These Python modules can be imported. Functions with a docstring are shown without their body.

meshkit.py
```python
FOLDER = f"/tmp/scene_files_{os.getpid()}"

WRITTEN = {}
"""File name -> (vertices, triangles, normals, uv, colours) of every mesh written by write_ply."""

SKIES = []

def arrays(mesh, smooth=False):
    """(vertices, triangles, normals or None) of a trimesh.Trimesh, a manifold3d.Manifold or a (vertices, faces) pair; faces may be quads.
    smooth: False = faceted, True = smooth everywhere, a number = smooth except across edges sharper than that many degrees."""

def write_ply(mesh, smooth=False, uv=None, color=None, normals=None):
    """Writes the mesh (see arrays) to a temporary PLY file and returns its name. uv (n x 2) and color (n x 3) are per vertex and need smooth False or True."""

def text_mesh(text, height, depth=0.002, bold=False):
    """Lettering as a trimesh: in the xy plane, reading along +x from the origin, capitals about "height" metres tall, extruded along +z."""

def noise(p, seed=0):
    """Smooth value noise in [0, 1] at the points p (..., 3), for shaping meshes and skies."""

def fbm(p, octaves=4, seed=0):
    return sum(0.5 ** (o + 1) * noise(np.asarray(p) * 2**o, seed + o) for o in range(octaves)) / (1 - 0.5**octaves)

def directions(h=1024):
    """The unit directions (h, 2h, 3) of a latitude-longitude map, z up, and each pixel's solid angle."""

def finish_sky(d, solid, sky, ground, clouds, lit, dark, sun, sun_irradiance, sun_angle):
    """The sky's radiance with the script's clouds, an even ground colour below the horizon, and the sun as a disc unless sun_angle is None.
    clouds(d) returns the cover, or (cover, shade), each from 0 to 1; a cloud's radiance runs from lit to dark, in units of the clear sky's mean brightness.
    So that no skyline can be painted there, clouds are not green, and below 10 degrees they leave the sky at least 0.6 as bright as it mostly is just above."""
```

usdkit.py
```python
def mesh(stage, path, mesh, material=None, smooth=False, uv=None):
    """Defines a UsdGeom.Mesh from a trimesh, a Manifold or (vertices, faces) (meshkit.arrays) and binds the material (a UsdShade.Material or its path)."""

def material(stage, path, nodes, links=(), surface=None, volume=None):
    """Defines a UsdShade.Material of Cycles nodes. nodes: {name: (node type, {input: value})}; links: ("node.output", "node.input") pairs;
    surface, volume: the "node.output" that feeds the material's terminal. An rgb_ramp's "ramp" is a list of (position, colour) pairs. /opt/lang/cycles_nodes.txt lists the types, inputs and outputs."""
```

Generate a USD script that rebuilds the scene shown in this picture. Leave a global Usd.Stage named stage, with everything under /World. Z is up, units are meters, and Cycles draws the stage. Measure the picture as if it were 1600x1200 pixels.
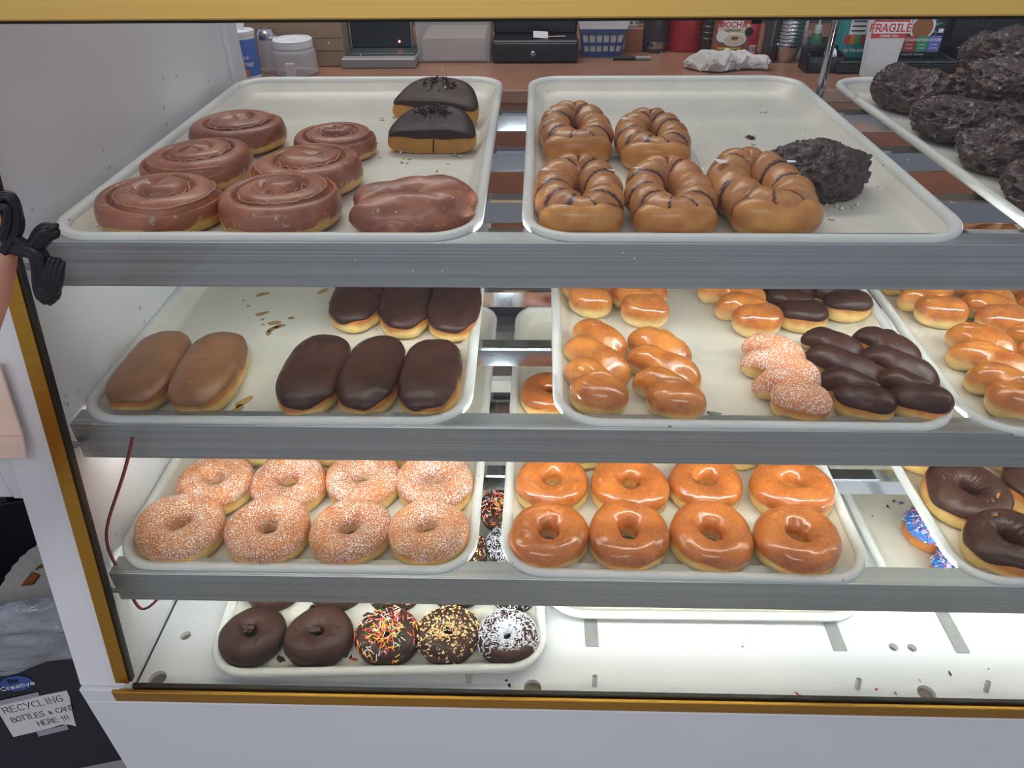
import math, random
import numpy as np, trimesh
import manifold3d as m3
from shapely.geometry import Polygon
import usdkit, meshkit
from pxr import Usd, UsdGeom, UsdLux, UsdShade, Sdf, Gf, Vt

stage = Usd.Stage.CreateInMemory()
UsdGeom.SetStageUpAxis(stage, UsdGeom.Tokens.z)
UsdGeom.Xform.Define(stage, '/World')
PI = math.pi
EYE = 1.2

# ------------------------------------------------------------------ camera
cam = UsdGeom.Camera.Define(stage, '/World/camera')
F_PX, PITCH, YAW, ROLL = 1153.94, 0.622502, -0.0328565, -0.0112381
_fw = np.array([math.sin(YAW) * math.cos(PITCH), math.cos(YAW) * math.cos(PITCH), -math.sin(PITCH)])
_rt = np.array([math.cos(YAW), -math.sin(YAW), 0.0])
_up = np.cross(_rt, _fw)
_r, _u = math.cos(ROLL) * _rt + math.sin(ROLL) * _up, -math.sin(ROLL) * _rt + math.cos(ROLL) * _up
cam.AddTransformOp().Set(Gf.Matrix4d(*_r, 0, *_u, 0, *(-_fw), 0, 0, 0, EYE, 1))
cam.CreateHorizontalApertureAttr(36.0)
cam.CreateVerticalApertureAttr(27.0)
cam.CreateFocalLengthAttr(36.0 * F_PX / 1600)
cam.CreateClippingRangeAttr(Gf.Vec2f(0.02, 100))
cam.CreateExposureAttr(0.0)

# ------------------------------------------------------------------ light of the shop
DOME, LAMP, STRIP = 0.15, 6.2, 76.0
dome = UsdLux.DomeLight.Define(stage, '/World/room_light')
dome.CreateIntensityAttr(DOME)
dome.CreateColorAttr(Gf.Vec3f(0.82, 0.88, 1.12))
for k, (lx, ly) in enumerate(((-1.0, -1.6), (0.1, -1.6), (-1.1, 2.2), (-0.1, 2.2))):
    lamp = UsdLux.RectLight.Define(stage, f'/World/ceiling_lamp_light_{k:03d}')
    lamp.CreateWidthAttr(1.2)
    lamp.CreateHeightAttr(0.6)
    lamp.CreateIntensityAttr(LAMP)
    lamp.CreateColorAttr(Gf.Vec3f(1.0, 0.96, 0.9))
    lamp.AddTranslateOp().Set(Gf.Vec3d(lx, ly, 2.75))

# ------------------------------------------------------------------ helpers
_used = {}


def numbered(parent, name):
    k = _used.get((parent, name), 0)
    _used[(parent, name)] = k + 1
    return f'{parent}/{name}' + (f'_{k:03d}' if k else '')


def tag(prim, label=None, cat=None, group=None, kind=None):
    for k, v in (('label', label), ('category', cat), ('group', group), ('kind', kind)):
        if v:
            prim.SetCustomDataByKey(k, v)


def place(x, loc, rot, scale):
    x.AddTranslateOp().Set(Gf.Vec3d(*map(float, loc)))
    x.AddRotateXYZOp().Set(Gf.Vec3f(*map(float, rot)))
    x.AddScaleOp().Set(Gf.Vec3f(*([float(scale)] * 3 if np.ndim(scale) == 0 else map(float, scale))))


class Thing:
    def __init__(self, name, label, cat, loc=(0, 0, 0), rot=(0, 0, 0), scale=1.0, group=None, kind=None):
        self.path, self.name, self.cat = numbered('/World', name), name, cat
        self.loc = np.array(loc, float)
        x = UsdGeom.Xform.Define(stage, self.path)
        place(x, loc, rot, scale)
        self.prim = x.GetPrim()
        tag(self.prim, label, cat, group, kind)
        self.fresh = True

    def part(self, name, mesh, m, smooth=35, col=None, label=None, kind=None, parent=None):
        return put(parent or self.path, name, mesh, m, smooth, col, label, kind)

    def wpart(self, name, mesh, m, **k):
        """A part given in world coordinates (the thing is not rotated)."""
        v, f = vf(mesh)
        return self.part(name, (v - self.loc, f), m, **k)

    def copy(self, label, loc, rot=(0, 0, 0), scale=1.0, group=None):
        t = Thing(self.name, label, self.cat, loc, rot, scale, group)
        t.prim.GetReferences().AddInternalReference(self.path)
        t.prim.SetInstanceable(True)
        return t


def vf(mesh):
    if hasattr(mesh, 'to_mesh'):
        mm = mesh.to_mesh()
        return np.array(mm.vert_properties[:, :3], float), np.array(mm.tri_verts)
    if isinstance(mesh, (tuple, list)):
        v, f = np.asarray(mesh[0], float), np.asarray(mesh[1], int)
        if f.shape[1] == 4:
            f = np.vstack([f[:, [0, 1, 2]], f[:, [0, 2, 3]]])
        return v, f
    return np.array(mesh.vertices, float), np.array(mesh.faces)


def put(parent, name, mesh, m, smooth=35, col=None, label=None, kind=None):
    path = numbered(parent, name)
    v, f = vf(mesh)
    g = usdkit.mesh(stage, path, (v, f), MATS[m], True if col is not None else smooth)
    if col is not None:
        UsdGeom.PrimvarsAPI(g).CreatePrimvar('col', Sdf.ValueTypeNames.Color3fArray, 'vertex').Set(
            Vt.Vec3fArray.FromNumpy(np.clip(np.asarray(col, float), 0, 1).astype(np.float32)))
    tag(g.GetPrim(), label=label, kind=kind)
    return path


def single(name, label, cat, mesh, m, smooth=35, col=None, group=None, kind=None, base=None):
    """A thing that is one mesh; its origin is put at its base."""
    v, f = vf(mesh)
    o = np.array(base if base is not None else [*(v.min(0)[:2] + v.max(0)[:2]) / 2, v[:, 2].min()], float)
    p = put('/World', name, (v - o, f), m, smooth, col)
    prim = stage.GetPrimAtPath(p)
    UsdGeom.Xformable(prim).AddTranslateOp().Set(Gf.Vec3d(*o))
    tag(prim, label, cat, group, kind)
    return p


def cat_(*ms):
    vs, fs, n = [], [], 0
    for m in ms:
        v, f = vf(m)
        vs.append(v)
        fs.append(f + n)
        n += len(v)
    return np.vstack(vs), np.vstack(fs)


def hull(p):
    h = trimesh.convex.convex_hull(np.asarray(p, float))
    return np.array(h.vertices), np.array(h.faces)


def box(x0, x1, y0, y1, z0, z1, c=0.0015):
    p = []
    for x, sx in ((x0, 1), (x1, -1)):
        for y, sy in ((y0, 1), (y1, -1)):
            for z, sz in ((z0, 1), (z1, -1)):
                p += [(x + sx * c, y, z + sz * c), (x, y + sy * c, z + sz * c), (x + sx * c, y + sy * c, z)]
    return hull(p)


def lathe(prof, n=48, loc=(0, 0, 0)):
    p = np.array(prof, float)
    a = np.arange(n) * 2 * PI / n
    v = np.stack([p[:, None, 0] * np.cos(a), p[:, None, 0] * np.sin(a), np.repeat(p[:, None, 1], n, 1)], -1).reshape(-1, 3)
    i, j = np.meshgrid(np.arange(len(p) - 1), np.arange(n), indexing='ij')
    q = np.stack([i * n + j, i * n + (j + 1) % n, (i + 1) * n + (j + 1) % n, (i + 1) * n + j], -1).reshape(-1, 4)
    v, f = vf((v, q))
    return v + np.array(loc), f


def tube(path, rad, n=10, cap=True):
    p = np.asarray(path, float)
    r = np.broadcast_to(np.asarray(rad, float), (len(p),)).copy()
    if cap:
        d0, d1 = p[0] - p[1], p[-1] - p[-2]
        d0, d1 = d0 / np.linalg.norm(d0), d1 / np.linalg.norm(d1)
        p = np.vstack([p[0] + d0 * r[0] * .98, p[0] + d0 * r[0] * .7, p, p[-1] + d1 * r[-1] * .7, p[-1] + d1 * r[-1] * .98])
        r = np.r_[r[0] * .05, r[0] * .7, r, r[-1] * .7, r[-1] * .05]
    t = np.gradient(p, axis=0)
    t /= np.maximum(np.linalg.norm(t, axis=1, keepdims=True), 1e-9)
    a = np.zeros_like(p)
    x = np.cross(t[0], [0.31, 0.2, 0.93])
    for k in range(len(p)):
        x = x - t[k] * (x @ t[k])
        x /= np.linalg.norm(x)
        a[k] = x
    b = np.cross(t, a)
    w = np.arange(n) * 2 * PI / n
    v = p[:, None] + r[:, None, None] * (np.cos(w)[None, :, None] * a[:, None] + np.sin(w)[None, :, None] * b[:, None])
    i, j = np.meshgrid(np.arange(len(p) - 1), np.arange(n), indexing='ij')
    q = np.stack([i * n + j, i * n + (j + 1) % n, (i + 1) * n + (j + 1) % n, (i + 1) * n + j], -1).reshape(-1, 4)
    v, f = vf((v.reshape(-1, 3), q))
    k = len(v)
    v = np.vstack([v, p[0], p[-1]])
    j = np.arange(n)
    f = np.vstack([f, np.stack([np.full(n, k), (j + 1) % n, j], 1), np.stack([np.full(n, k + 1), k - n + j, k - n + (j + 1) % n], 1)])
    return v, f


def spline(pts, n=40):
    from scipy.interpolate import CubicSpline
    p = np.asarray(pts, float)
    s = np.r_[0, np.cumsum(np.linalg.norm(np.diff(p, axis=0), axis=1))]
    return CubicSpline(s, p)(np.linspace(0, s[-1], n))


def extrude(poly, h):
    m = trimesh.creation.extrude_polygon(Polygon(poly), h, engine='earcut')
    return np.array(m.vertices), np.array(m.faces)


def cyl(r, h, n=24, c=0.0, loc=(0, 0, 0)):
    return lathe([(1e-5, 0), (r - c, 0), (r, c), (r, h - c), (r - c, h), (1e-5, h)], n, loc)


def xf(mesh, R=None, t=(0, 0, 0)):
    v, f = vf(mesh)
    if R is not None:
        v = v @ np.asarray(R, float).T
        if np.linalg.det(R) < 0:
            f = f[:, ::-1]
    return v + np.asarray(t, float), f


def rot(ax, deg):
    return trimesh.transformations.rotation_matrix(math.radians(deg), ax)[:3, :3]


def outward(mesh):
    v, f = mesh
    a, b, c = v[f[:, 0]], v[f[:, 1]], v[f[:, 2]]
    return (v, f) if np.einsum('ij,ij->i', a, np.cross(b, c)).sum() > 0 else (v, f[:, ::-1])


# ------------------------------------------------------------------ materials
MATS = {}


def srgb(r, g, b):
    c = np.array([r, g, b], float) / 255
    return tuple(np.where(c < .04045, c / 12.92, ((c + .055) / 1.055) ** 2.4))


def mat(name, base=(.8, .8, .8), vcol=False, rough=.5, metal=0.0, var=None, bump=None, coat=0.0, coat_rough=.1, spec=.5, speck=None, brush=None, sss=0.0, trans=0.0, alpha=None, emit=0.0, cracks=None, rvar=None, sheen=0.0, ior=None):
    N, L = {}, []
    N['p'] = ('principled_bsdf', dict(roughness=rough, metallic=metal, coat_weight=coat, coat_roughness=coat_rough, specular_ior_level=spec, base_color=base))
    if sss:
        N['p'][1].update(subsurface_weight=sss, subsurface_scale=.004, subsurface_radius=(1, .6, .35))
    if trans:
        N['p'][1].update(transmission_weight=trans)
    if ior:
        N['p'][1].update(ior=ior)
    if sheen:
        N['p'][1].update(sheen_weight=sheen)
    if alpha is not None:
        N['p'][1]['alpha'] = alpha
    if emit:
        N['p'][1].update(emission_color=base, emission_strength=emit)
    N['g'] = ('geometry', {})
    src = None
    if vcol:
        N['a'] = ('attribute', dict(attribute='col'))
        src = 'a.color'
    else:
        N['c'] = ('color', dict(value=base))
        src = 'c.color'

    def noise(tag_, scale, detail=3, stretch=None, rough_=.55):
        v = 'g.position'
        if stretch:
            N['m' + tag_] = ('mapping', dict(scale=stretch))
            L.append(('g.position', f'm{tag_}.vector'))
            v = f'm{tag_}.vector'
            # the mapping's output has the same name as its input
        N['n' + tag_] = ('noise_texture', dict(scale=scale, detail=detail, roughness=rough_))
        L.append((v, f'n{tag_}.vector'))
        return f'n{tag_}.fac'

    def ramp(tag_, fac, stops):
        N['r' + tag_] = ('rgb_ramp', dict(ramp=stops))
        L.append((fac, f'r{tag_}.fac'))
        return f'r{tag_}.color'

    def mul(tag_, a, b, kind='multiply', fac=1.0):
        N['x' + tag_] = ('mix', dict(mix_type=kind, fac=fac))
        L.append((a, f'x{tag_}.color1'))
        L.append((b, f'x{tag_}.color2'))
        return f'x{tag_}.color'
    if var:
        sc, lo, hi = var[:3]
        lo, hi = [(q,) * 3 if np.ndim(q) == 0 else q for q in (lo, hi)]
        src = mul('v', src, ramp('v', noise('v', sc, var[3] if len(var) > 3 else 3), [(.3, lo), (.7, hi)]))
    if brush:
        sc, st, lo, hi = brush
        src = mul('b', src, ramp('b', noise('b', sc, 4, st), [(.3, (lo,) * 3), (.7, (hi,) * 3)]))
    if cracks:
        sc, colr, w = cracks
        N['vo'] = ('voronoi_texture', dict(scale=sc, feature='distance_to_edge'))
        L.append(('g.position', 'vo.vector'))
        f = ramp('k', 'vo.distance', [(0, (.5,) * 3), (w, (0, 0, 0))])
        N['ck'] = ('color', dict(value=colr))
        N['xk'] = ('mix', dict(mix_type='mix'))
        L += [(f, 'xk.fac'), (src, 'xk.color1'), ('ck.color', 'xk.color2')]
        src = 'xk.color'
    if speck:                                     # (scale, colour, low, high[, patch scale, patch weight])
        sc, colr, lo, hi = speck[:4]
        f = noise('s', sc, 2, None, .7)
        if len(speck) > 4:
            N['sa'] = ('math', dict(math_type='multiply_add', value2=speck[5], value3=-speck[5] / 2))
            L.append((noise('q', speck[4], 2), 'sa.value1'))
            N['sb'] = ('math', dict(math_type='add'))
            L += [(f, 'sb.value1'), ('sa.value', 'sb.value2')]
            f = 'sb.value'
        f = ramp('s', f, [(lo, (0, 0, 0)), (hi, (1, 1, 1))])
        N['cs'] = ('color', dict(value=colr))
        N['xs'] = ('mix', dict(mix_type='mix'))
        L += [(f, 'xs.fac'), (src, 'xs.color1'), ('cs.color', 'xs.color2')]
        src = 'xs.color'
    L.append((src, 'p.base_color'))
    if rvar:
        L.append((ramp('t', noise('t', rvar[0], 3), [(.3, (rvar[1],) * 3), (.7, (rvar[2],) * 3)]), 'p.roughness'))
    if bump:
        N['bp'] = ('bump', dict(strength=bump[1], distance=bump[2]))
        L.append((noise('h', bump[0], bump[3] if len(bump) > 3 else 4), 'bp.height'))
        L.append(('bp.normal', 'p.normal'))
    MATS[name] = usdkit.material(stage, f'/World/Looks/{name}', N, L, surface='p.BSDF')


mat('white_laminate', (.80, .81, .83), rough=.38, var=(3, .94, 1.0))
mat('case_white', (.83, .83, .83), rough=.33, var=(5, .95, 1.0), speck=(95, (.55, .52, .49), .735, .77, 9, .12))
mat('gold_lit', srgb(232, 190, 100), rough=.42, metal=.5, brush=(60, (.03, 1, 6), .93, 1.04))  # frame gold made paler: brighter reflection on the top rail put into the colour
mat('gold', srgb(196, 146, 62), rough=.34, metal=1.0, brush=(60, (.03, 1, 6), .9, 1.05))
mat('gasket', (.02, .016, .012), rough=.45)
mat('aluminium', (.50, .53, .535), rough=.44, metal=1.0, brush=(90, (.02, 1, 5), .8, 1.12), rvar=(14, .38, .52))
mat('chrome', (.44, .46, .50), rough=.10, metal=1.0, var=(8, .9, 1.0))
mat('zinc', (.55, .56, .57), rough=.3, metal=1.0)
mat('strip_metal', (.5, .51, .5), rough=.42, metal=.7, var=(40, .85, 1.05))
mat('tray_rim', srgb(226, 226, 218), rough=.4, var=(26, .93, 1.02, 5), speck=(75, (.16, .16, .14), .735, .775, 7, .16))
mat('tray_fiber', srgb(226, 221, 205), rough=.42, var=(26, .93, 1.02, 5), speck=(30, (.42, .37, .29), .74, .86), bump=(300, .15, .0006))
mat('counter_wood', srgb(160, 114, 90), rough=.28, var=(5, .8, 1.08, 5), brush=(14, (.25, 1, 1), .88, 1.06))
mat('counter_front', srgb(160, 100, 72), rough=.22, var=(6, .82, 1.06, 4))
mat('toe_grey', (.2, .2, .2), rough=.5, var=(6, .8, 1.1))
mat('floor_tile', srgb(118, 110, 106), rough=.35, var=(7, .82, 1.08, 5))
mat('shop_floor', srgb(176, 172, 166), rough=.35, var=(3, .9, 1.04))
mat('grout', (.1, .095, .09), rough=.8)
mat('back_wall', srgb(108, 100, 92), rough=.7, var=(4, .9, 1.04))
mat('dough', vcol=True, rough=.5, var=(60, .86, 1.1, 4), bump=(190, .25, .0008), spec=.4, sss=.12)
mat('glaze', vcol=True, rough=.2, var=(45, .84, 1.1, 5), coat=.7, coat_rough=.12, cracks=(120, (.66, .38, .18), .022), bump=(120, .15, .0008), sss=.1)
mat('glaze_brown', vcol=True, rough=.42, var=(26, .8, 1.2, 5), speck=(100, (.55, .38, .31), .64, .76), coat=.22, coat_rough=.22, bump=(60, .5, .0018))
mat('glaze_twist', vcol=True, rough=.36, var=(40, .84, 1.12, 5), speck=(80, (.7, .55, .45), .72, .79), coat=.32, coat_rough=.22, bump=(70, .4, .0014))
mat('sugar', vcol=True, rough=.75, var=(40, .85, 1.1, 4), speck=(560, (.88, .83, .78), .515, .60, 30, .22), bump=(620, .4, .0008), spec=.6)
mat('chocolate', (.050, .019, .012), rough=.33, var=(22, .75, 1.25, 4), bump=(48, .5, .0024), spec=.32, speck=(210, (.3, .22, .17), .78, .82), rvar=(16, .28, .48))
mat('chocolate_matte', (.046, .0185, .0125), spec=.3, rough=.46, var=(26, .75, 1.2, 4), bump=(70, .3, .0012), speck=(260, (.3, .2, .15), .79, .83), rvar=(18, .4, .56))
mat('maple', srgb(138, 94, 62), rough=.36, var=(22, .76, 1.16, 5), bump=(55, .4, .0014), speck=(150, (.6, .42, .28), .76, .82))
mat('fritter', (.058, .035, .029), rough=.42, var=(70, .45, 1.7, 6), bump=(110, .9, .004, 6), speck=(90, (.26, .19, .16), .71, .84), coat=.25, coat_rough=.3)
mat('fritter_glazed', (.082, .042, .032), rough=.32, var=(60, .5, 1.6, 6), bump=(90, .9, .004, 6), speck=(110, (.3, .22, .19), .72, .84), coat=.45, coat_rough=.2)
mat('sprinkle', vcol=True, rough=.35)
mat('crumb', vcol=True, rough=.7)
mat('syrup', srgb(176, 140, 84), rough=.15, coat=.5)
mat('sugar_flake', (.86, .86, .86), rough=.5)
mat('black_rubber', (.006, .006, .009), rough=.45, bump=(60, .5, .002))
mat('skin', srgb(206, 150, 124), rough=.5, var=(40, .9, 1.06, 4), sss=.25, bump=(220, .2, .0006))
mat('nail', srgb(226, 176, 158), rough=.25)
mat('wire_red', srgb(150, 36, 30), rough=.35)
mat('wire_black', (.02, .012, .012), rough=.4)
mat('bin_black', srgb(34, 36, 46), rough=.55, var=(10, .85, 1.1))
mat('paper_white', (.72, .72, .70), rough=.8, var=(30, .93, 1.02))
mat('ink', (.02, .02, .022), rough=.7)
mat('tape', (.34, .35, .37), rough=.15, spec=.7)
mat('blue_sticker', srgb(52, 78, 140), rough=.4, var=(60, .8, 1.3))
mat('white_print', (.85, .85, .85), rough=.5)
mat('clear_film', (.27, .28, .30), rough=.2, bump=(30, .9, .010), var=(14, .75, 1.3), spec=.9)
mat('black_film', (.016, .017, .022), rough=.2, bump=(20, .6, .008), spec=.8)
mat('plate', (.62, .62, .61), rough=.6, var=(16, .8, 1.04, 4))
mat('food_stain', srgb(158, 98, 46), rough=.4, var=(50, .7, 1.2))
mat('cardboard', srgb(158, 134, 108), rough=.8, brush=(40, (.1, 1, 3), .93, 1.04))
mat('peach_card', srgb(244, 214, 192), rough=.8, var=(30, .9, 1.05, 5), bump=(150, .4, .001))
mat('seam', (.03, .03, .03), rough=.8)
for nm, rgb, rg in (('creamer_blue', (70, 112, 190), .35), ('white_plastic', (226, 228, 230), .35), ('navy', (36, 46, 84), .4), ('orange', (214, 118, 70), .5), ('black_plastic', (26, 28, 32), .38),
                    ('grey_plastic', (150, 148, 146), .45), ('screen_dark', (52, 58, 68), .15), ('basket_blue', (52, 78, 124), .4), ('red_plastic', (168, 38, 40), .35), ('mocha_red', (190, 44, 46), .4),
                    ('mocha_brown', (150, 100, 78), .4), ('cream', (232, 214, 180), .5), ('yellow', (236, 200, 58), .4), ('cloth', (206, 202, 194), .9), ('green_soap', (96, 150, 110), .3), ('teal', (44, 140, 140), .45),
                    ('tea_dark', (24, 40, 38), .45), ('leaf_green', (74, 160, 72), .5), ('tea_red', (176, 52, 58), .5), ('tea_green', (60, 150, 100), .5), ('tea_violet', (110, 116, 190), .5), ('tea_brown', (160, 96, 44), .3),
                    ('sticker_red', (206, 58, 58), .5), ('deep_brown', (70, 34, 28), .35), ('dark_steel', (62, 56, 56), .3), ('frond', (84, 156, 146), .5), ('line_grey', (72, 76, 78), .4), ('frost_fill', (206, 188, 172), .6)):
    mat(nm, srgb(*rgb), rough=rg, var=(20, .93, 1.04))
mat('led', (1.0, .12, .08), emit=9.0)
mat('lamp_strip', (.90, .975, 1.02), emit=STRIP)
mat('steel', (.62, .62, .62), rough=.22, metal=1.0, brush=(40, (1, 1, .1), .85, 1.1))
mat('clear_jar', (.86, .87, .88), rough=.25, alpha=.45, spec=.6)
mat('frosted', (.66, .67, .68), rough=.35, alpha=.5, spec=.5)
mat('drop', (.8, .82, .84), rough=.2)
# window pane: see-through, with a Schlick reflection
MATS['pane'] = usdkit.material(stage, '/World/Looks/pane', {
    'w': ('layer_weight', dict(blend=.5)), 'pw': ('math', dict(math_type='power', value2=5.0)),
    'ma': ('math', dict(math_type='multiply_add', value2=.9, value3=.013)),
    't': ('transparent_bsdf', dict(color=(.975, .985, .98))), 'gl': ('glossy_bsdf', dict(color=(1, 1, 1), roughness=.02)), 'mx': ('mix_closure', {})},
    [('w.facing', 'pw.value1'), ('pw.value', 'ma.value1'), ('ma.value', 'mx.fac'), ('t.BSDF', 'mx.closure1'), ('gl.BSDF', 'mx.closure2')], surface='mx.closure')

# ------------------------------------------------------------------ the setting
floor_mesh = box(-5, 5, -4, 3.3, -.05, -.0015, .001)
fl = Thing('floor', None, None, kind='structure')
fl.part('grout_bed', floor_mesh, 'grout')
for i in range(-4, 5):                                        # the tiles behind the case, where they show, and by the bin
    for j in range(4):
        x0, y0 = i * .305 - .17, 1.3 + j * .305
        if y0 < 2.05:
            fl.part('tile', box(x0 + .002, x0 + .303, y0 + .002, min(y0 + .303, 2.06), -.002, .0, .0006), 'floor_tile')
fl.part('floor_slab', cat_(box(-5, 5, -4, 1.298, -.002, 0, .0005), box(-5, -1.4, 1.3, 3.2, -.002, 0, .0005), box(1.33, 5, 1.3, 3.2, -.002, 0, .0005)), 'shop_floor')
put('/World', 'wall_back', box(-4, 4, 3.1, 3.2, 0, 2.9, .002), 'back_wall')
tag(stage.GetPrimAtPath('/World/wall_back'), kind='structure')

# ------------------------------------------------------------------ the display case
XL, XR = -.525, 1.45
GK = .22                                                      # lean of the glass: y grows by GK per metre of height


def gy(z, off=0.0):
    return .53 + GK * (z - .305) + off


case = Thing('display_case', 'white laminate bakery display case with gold-framed sloping glass front', 'display case', (0.45, .95, 0))
side_poly = [(gy(.325, .004), .325), (1.39, .325), (1.39, 1.16), (gy(1.16, .004), 1.16)]


def side_panel(x0, x1, holes=()):
    v, f = extrude(side_poly, x1 - x0)
    v = np.stack([v[:, 2] + x0, v[:, 0], v[:, 1]], 1)
    m = m3.Manifold(m3.Mesh(v.astype(np.float32), f.astype(np.uint32)))
    if m.volume() < 0:
        m = m3.Manifold(m3.Mesh(v.astype(np.float32), f[:, ::-1].astype(np.uint32)))
    for y, z in holes:
        m -= m3.Manifold.cylinder(.006, .0027, .0027, 12, True).rotate([0, 90, 0]).translate([x1, y, z])
    return m


pin = [(1.089, -.2526), (1.131, -.2615), (1.24, -.2936), (1.2426, -.3102), (1.066, -.2886), (1.063, -.3099), (.886, -.2897), (.8855, -.3118), (.7226, -.2989), (.8495, -.4893), (.8486, -.5106), (.6774, -.5014),
       (.6551, -.4922), (.6478, -.4966), (.6524, -.502), (.6343, -.6969), (.6168, -.707), (.6092, -.696)]
case.wpart('side_panel', side_panel(-.585, XL, [(y, z + EYE) for y, z in pin]), 'case_white', smooth=30)
case.wpart('side_foot', cat_(box(-.5849, XL - .0005, .5605, 1.389, .28, .3249, .0008), box(XL - .0012, XL - .0001, .5365, 1.389, .28, .3262, .0003)), 'case_white')
case.wpart('side_panel', side_panel(XR, XR + .06), 'case_white', smooth=30)
case.wpart('pin_hole_shade', cat_(*[xf(cyl(.0026, .001, 10), rot((0, 1, 0), 90), (XL - .0055, y, z + EYE)) for y, z in pin]), 'gasket', kind='stuff')  # dark discs added for the shade inside the pin holes
for x0, x1 in ((-.525, -.517),):
    case.wpart('rear_post', box(x0, x1, 1.335, 1.39, .305, 1.16, .001), 'white_laminate')
holes = [(-.4992, .5622, .0115), (.0042, .5594, .0115), (.5187, .5618, .0115), (-.4872, .6294, .0072), (.5025, .6305, .0062), (.5275, .63, .0062)]
deck = m3.Manifold(m3.Mesh(*[a.astype(t) for a, t in zip(vf(box(XL + .001, XR - .001, .537, 1.276, .283, .305, .001)), (np.float32, np.uint32))]))
for x, y, r in holes:
    deck -= m3.Manifold.cylinder(.03, r, r, 32).translate([x, y, .295])
case.wpart('deck', deck, 'case_white', smooth=30)
case.wpart('deck_subfloor', box(XL, XR, .54, 1.27, .272, .2825, .001), 'toe_grey')
mat('hole_shade', srgb(120, 106, 92), rough=.5, var=(60, .7, 1.2))
for x, y, r in holes:
    case.wpart('hole_shade_disc', cyl(r * .98, .002, 24, .0003, (x, y, .2955)), 'hole_shade')  # brown disc painted as the shade at the bottom of each open hole
case.wpart('wall_seam', box(XL + .0001, XL + .0024, .545, 1.27, .3046, .3056, .0002), 'seam')
case.wpart('base_panel', box(-.585, XR + .06, .532, .56, 0, .2965, .001), 'white_laminate')
case.wpart('base_strip', cat_(box(-.585, XL - .001, .532, .56, .2975, .3235, .001), box(XL - .001, XR + .06, .532, .5365, .2975, .3235, .0008)), 'white_laminate')
case.wpart('end_panel', box(-.585, -.56, .561, 1.39, 0, .3235, .001), 'white_laminate')
case.wpart('end_panel', box(XR + .035, XR + .06, .561, 1.39, 0, .3235, .001), 'white_laminate')
case.wpart('glass_top', box(-.585, XR + .06, .722, 1.39, 1.1605, 1.1665, .001), 'pane')
case.wpart('top_edge_rail', box(-.585, XR + .06, 1.37, 1.395, 1.15, 1.172, .002), 'gold')
# gold frame: bottom rail, side rails, top rail, with dark gasket towards the glass
case.wpart('bottom_rail', cat_(box(-.5285, XR + .003, .517, .5215, .3245, .3445, .0008), box(-.5285, XR + .003, .521, .5318, .3245, .3300, .0006)), 'gold')
case.wpart('bottom_gasket', box(-.5112, XR - .02, .5305, .537, .325, .336, .001), 'gasket')


def rail_in_slope(x0, x1, d0, d1, z0, z1):
    p = [(x, gy(z, d), z) for x in (x0, x1) for z in (z0, z1) for d in (d0, d1)]
    return hull(p)


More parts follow.
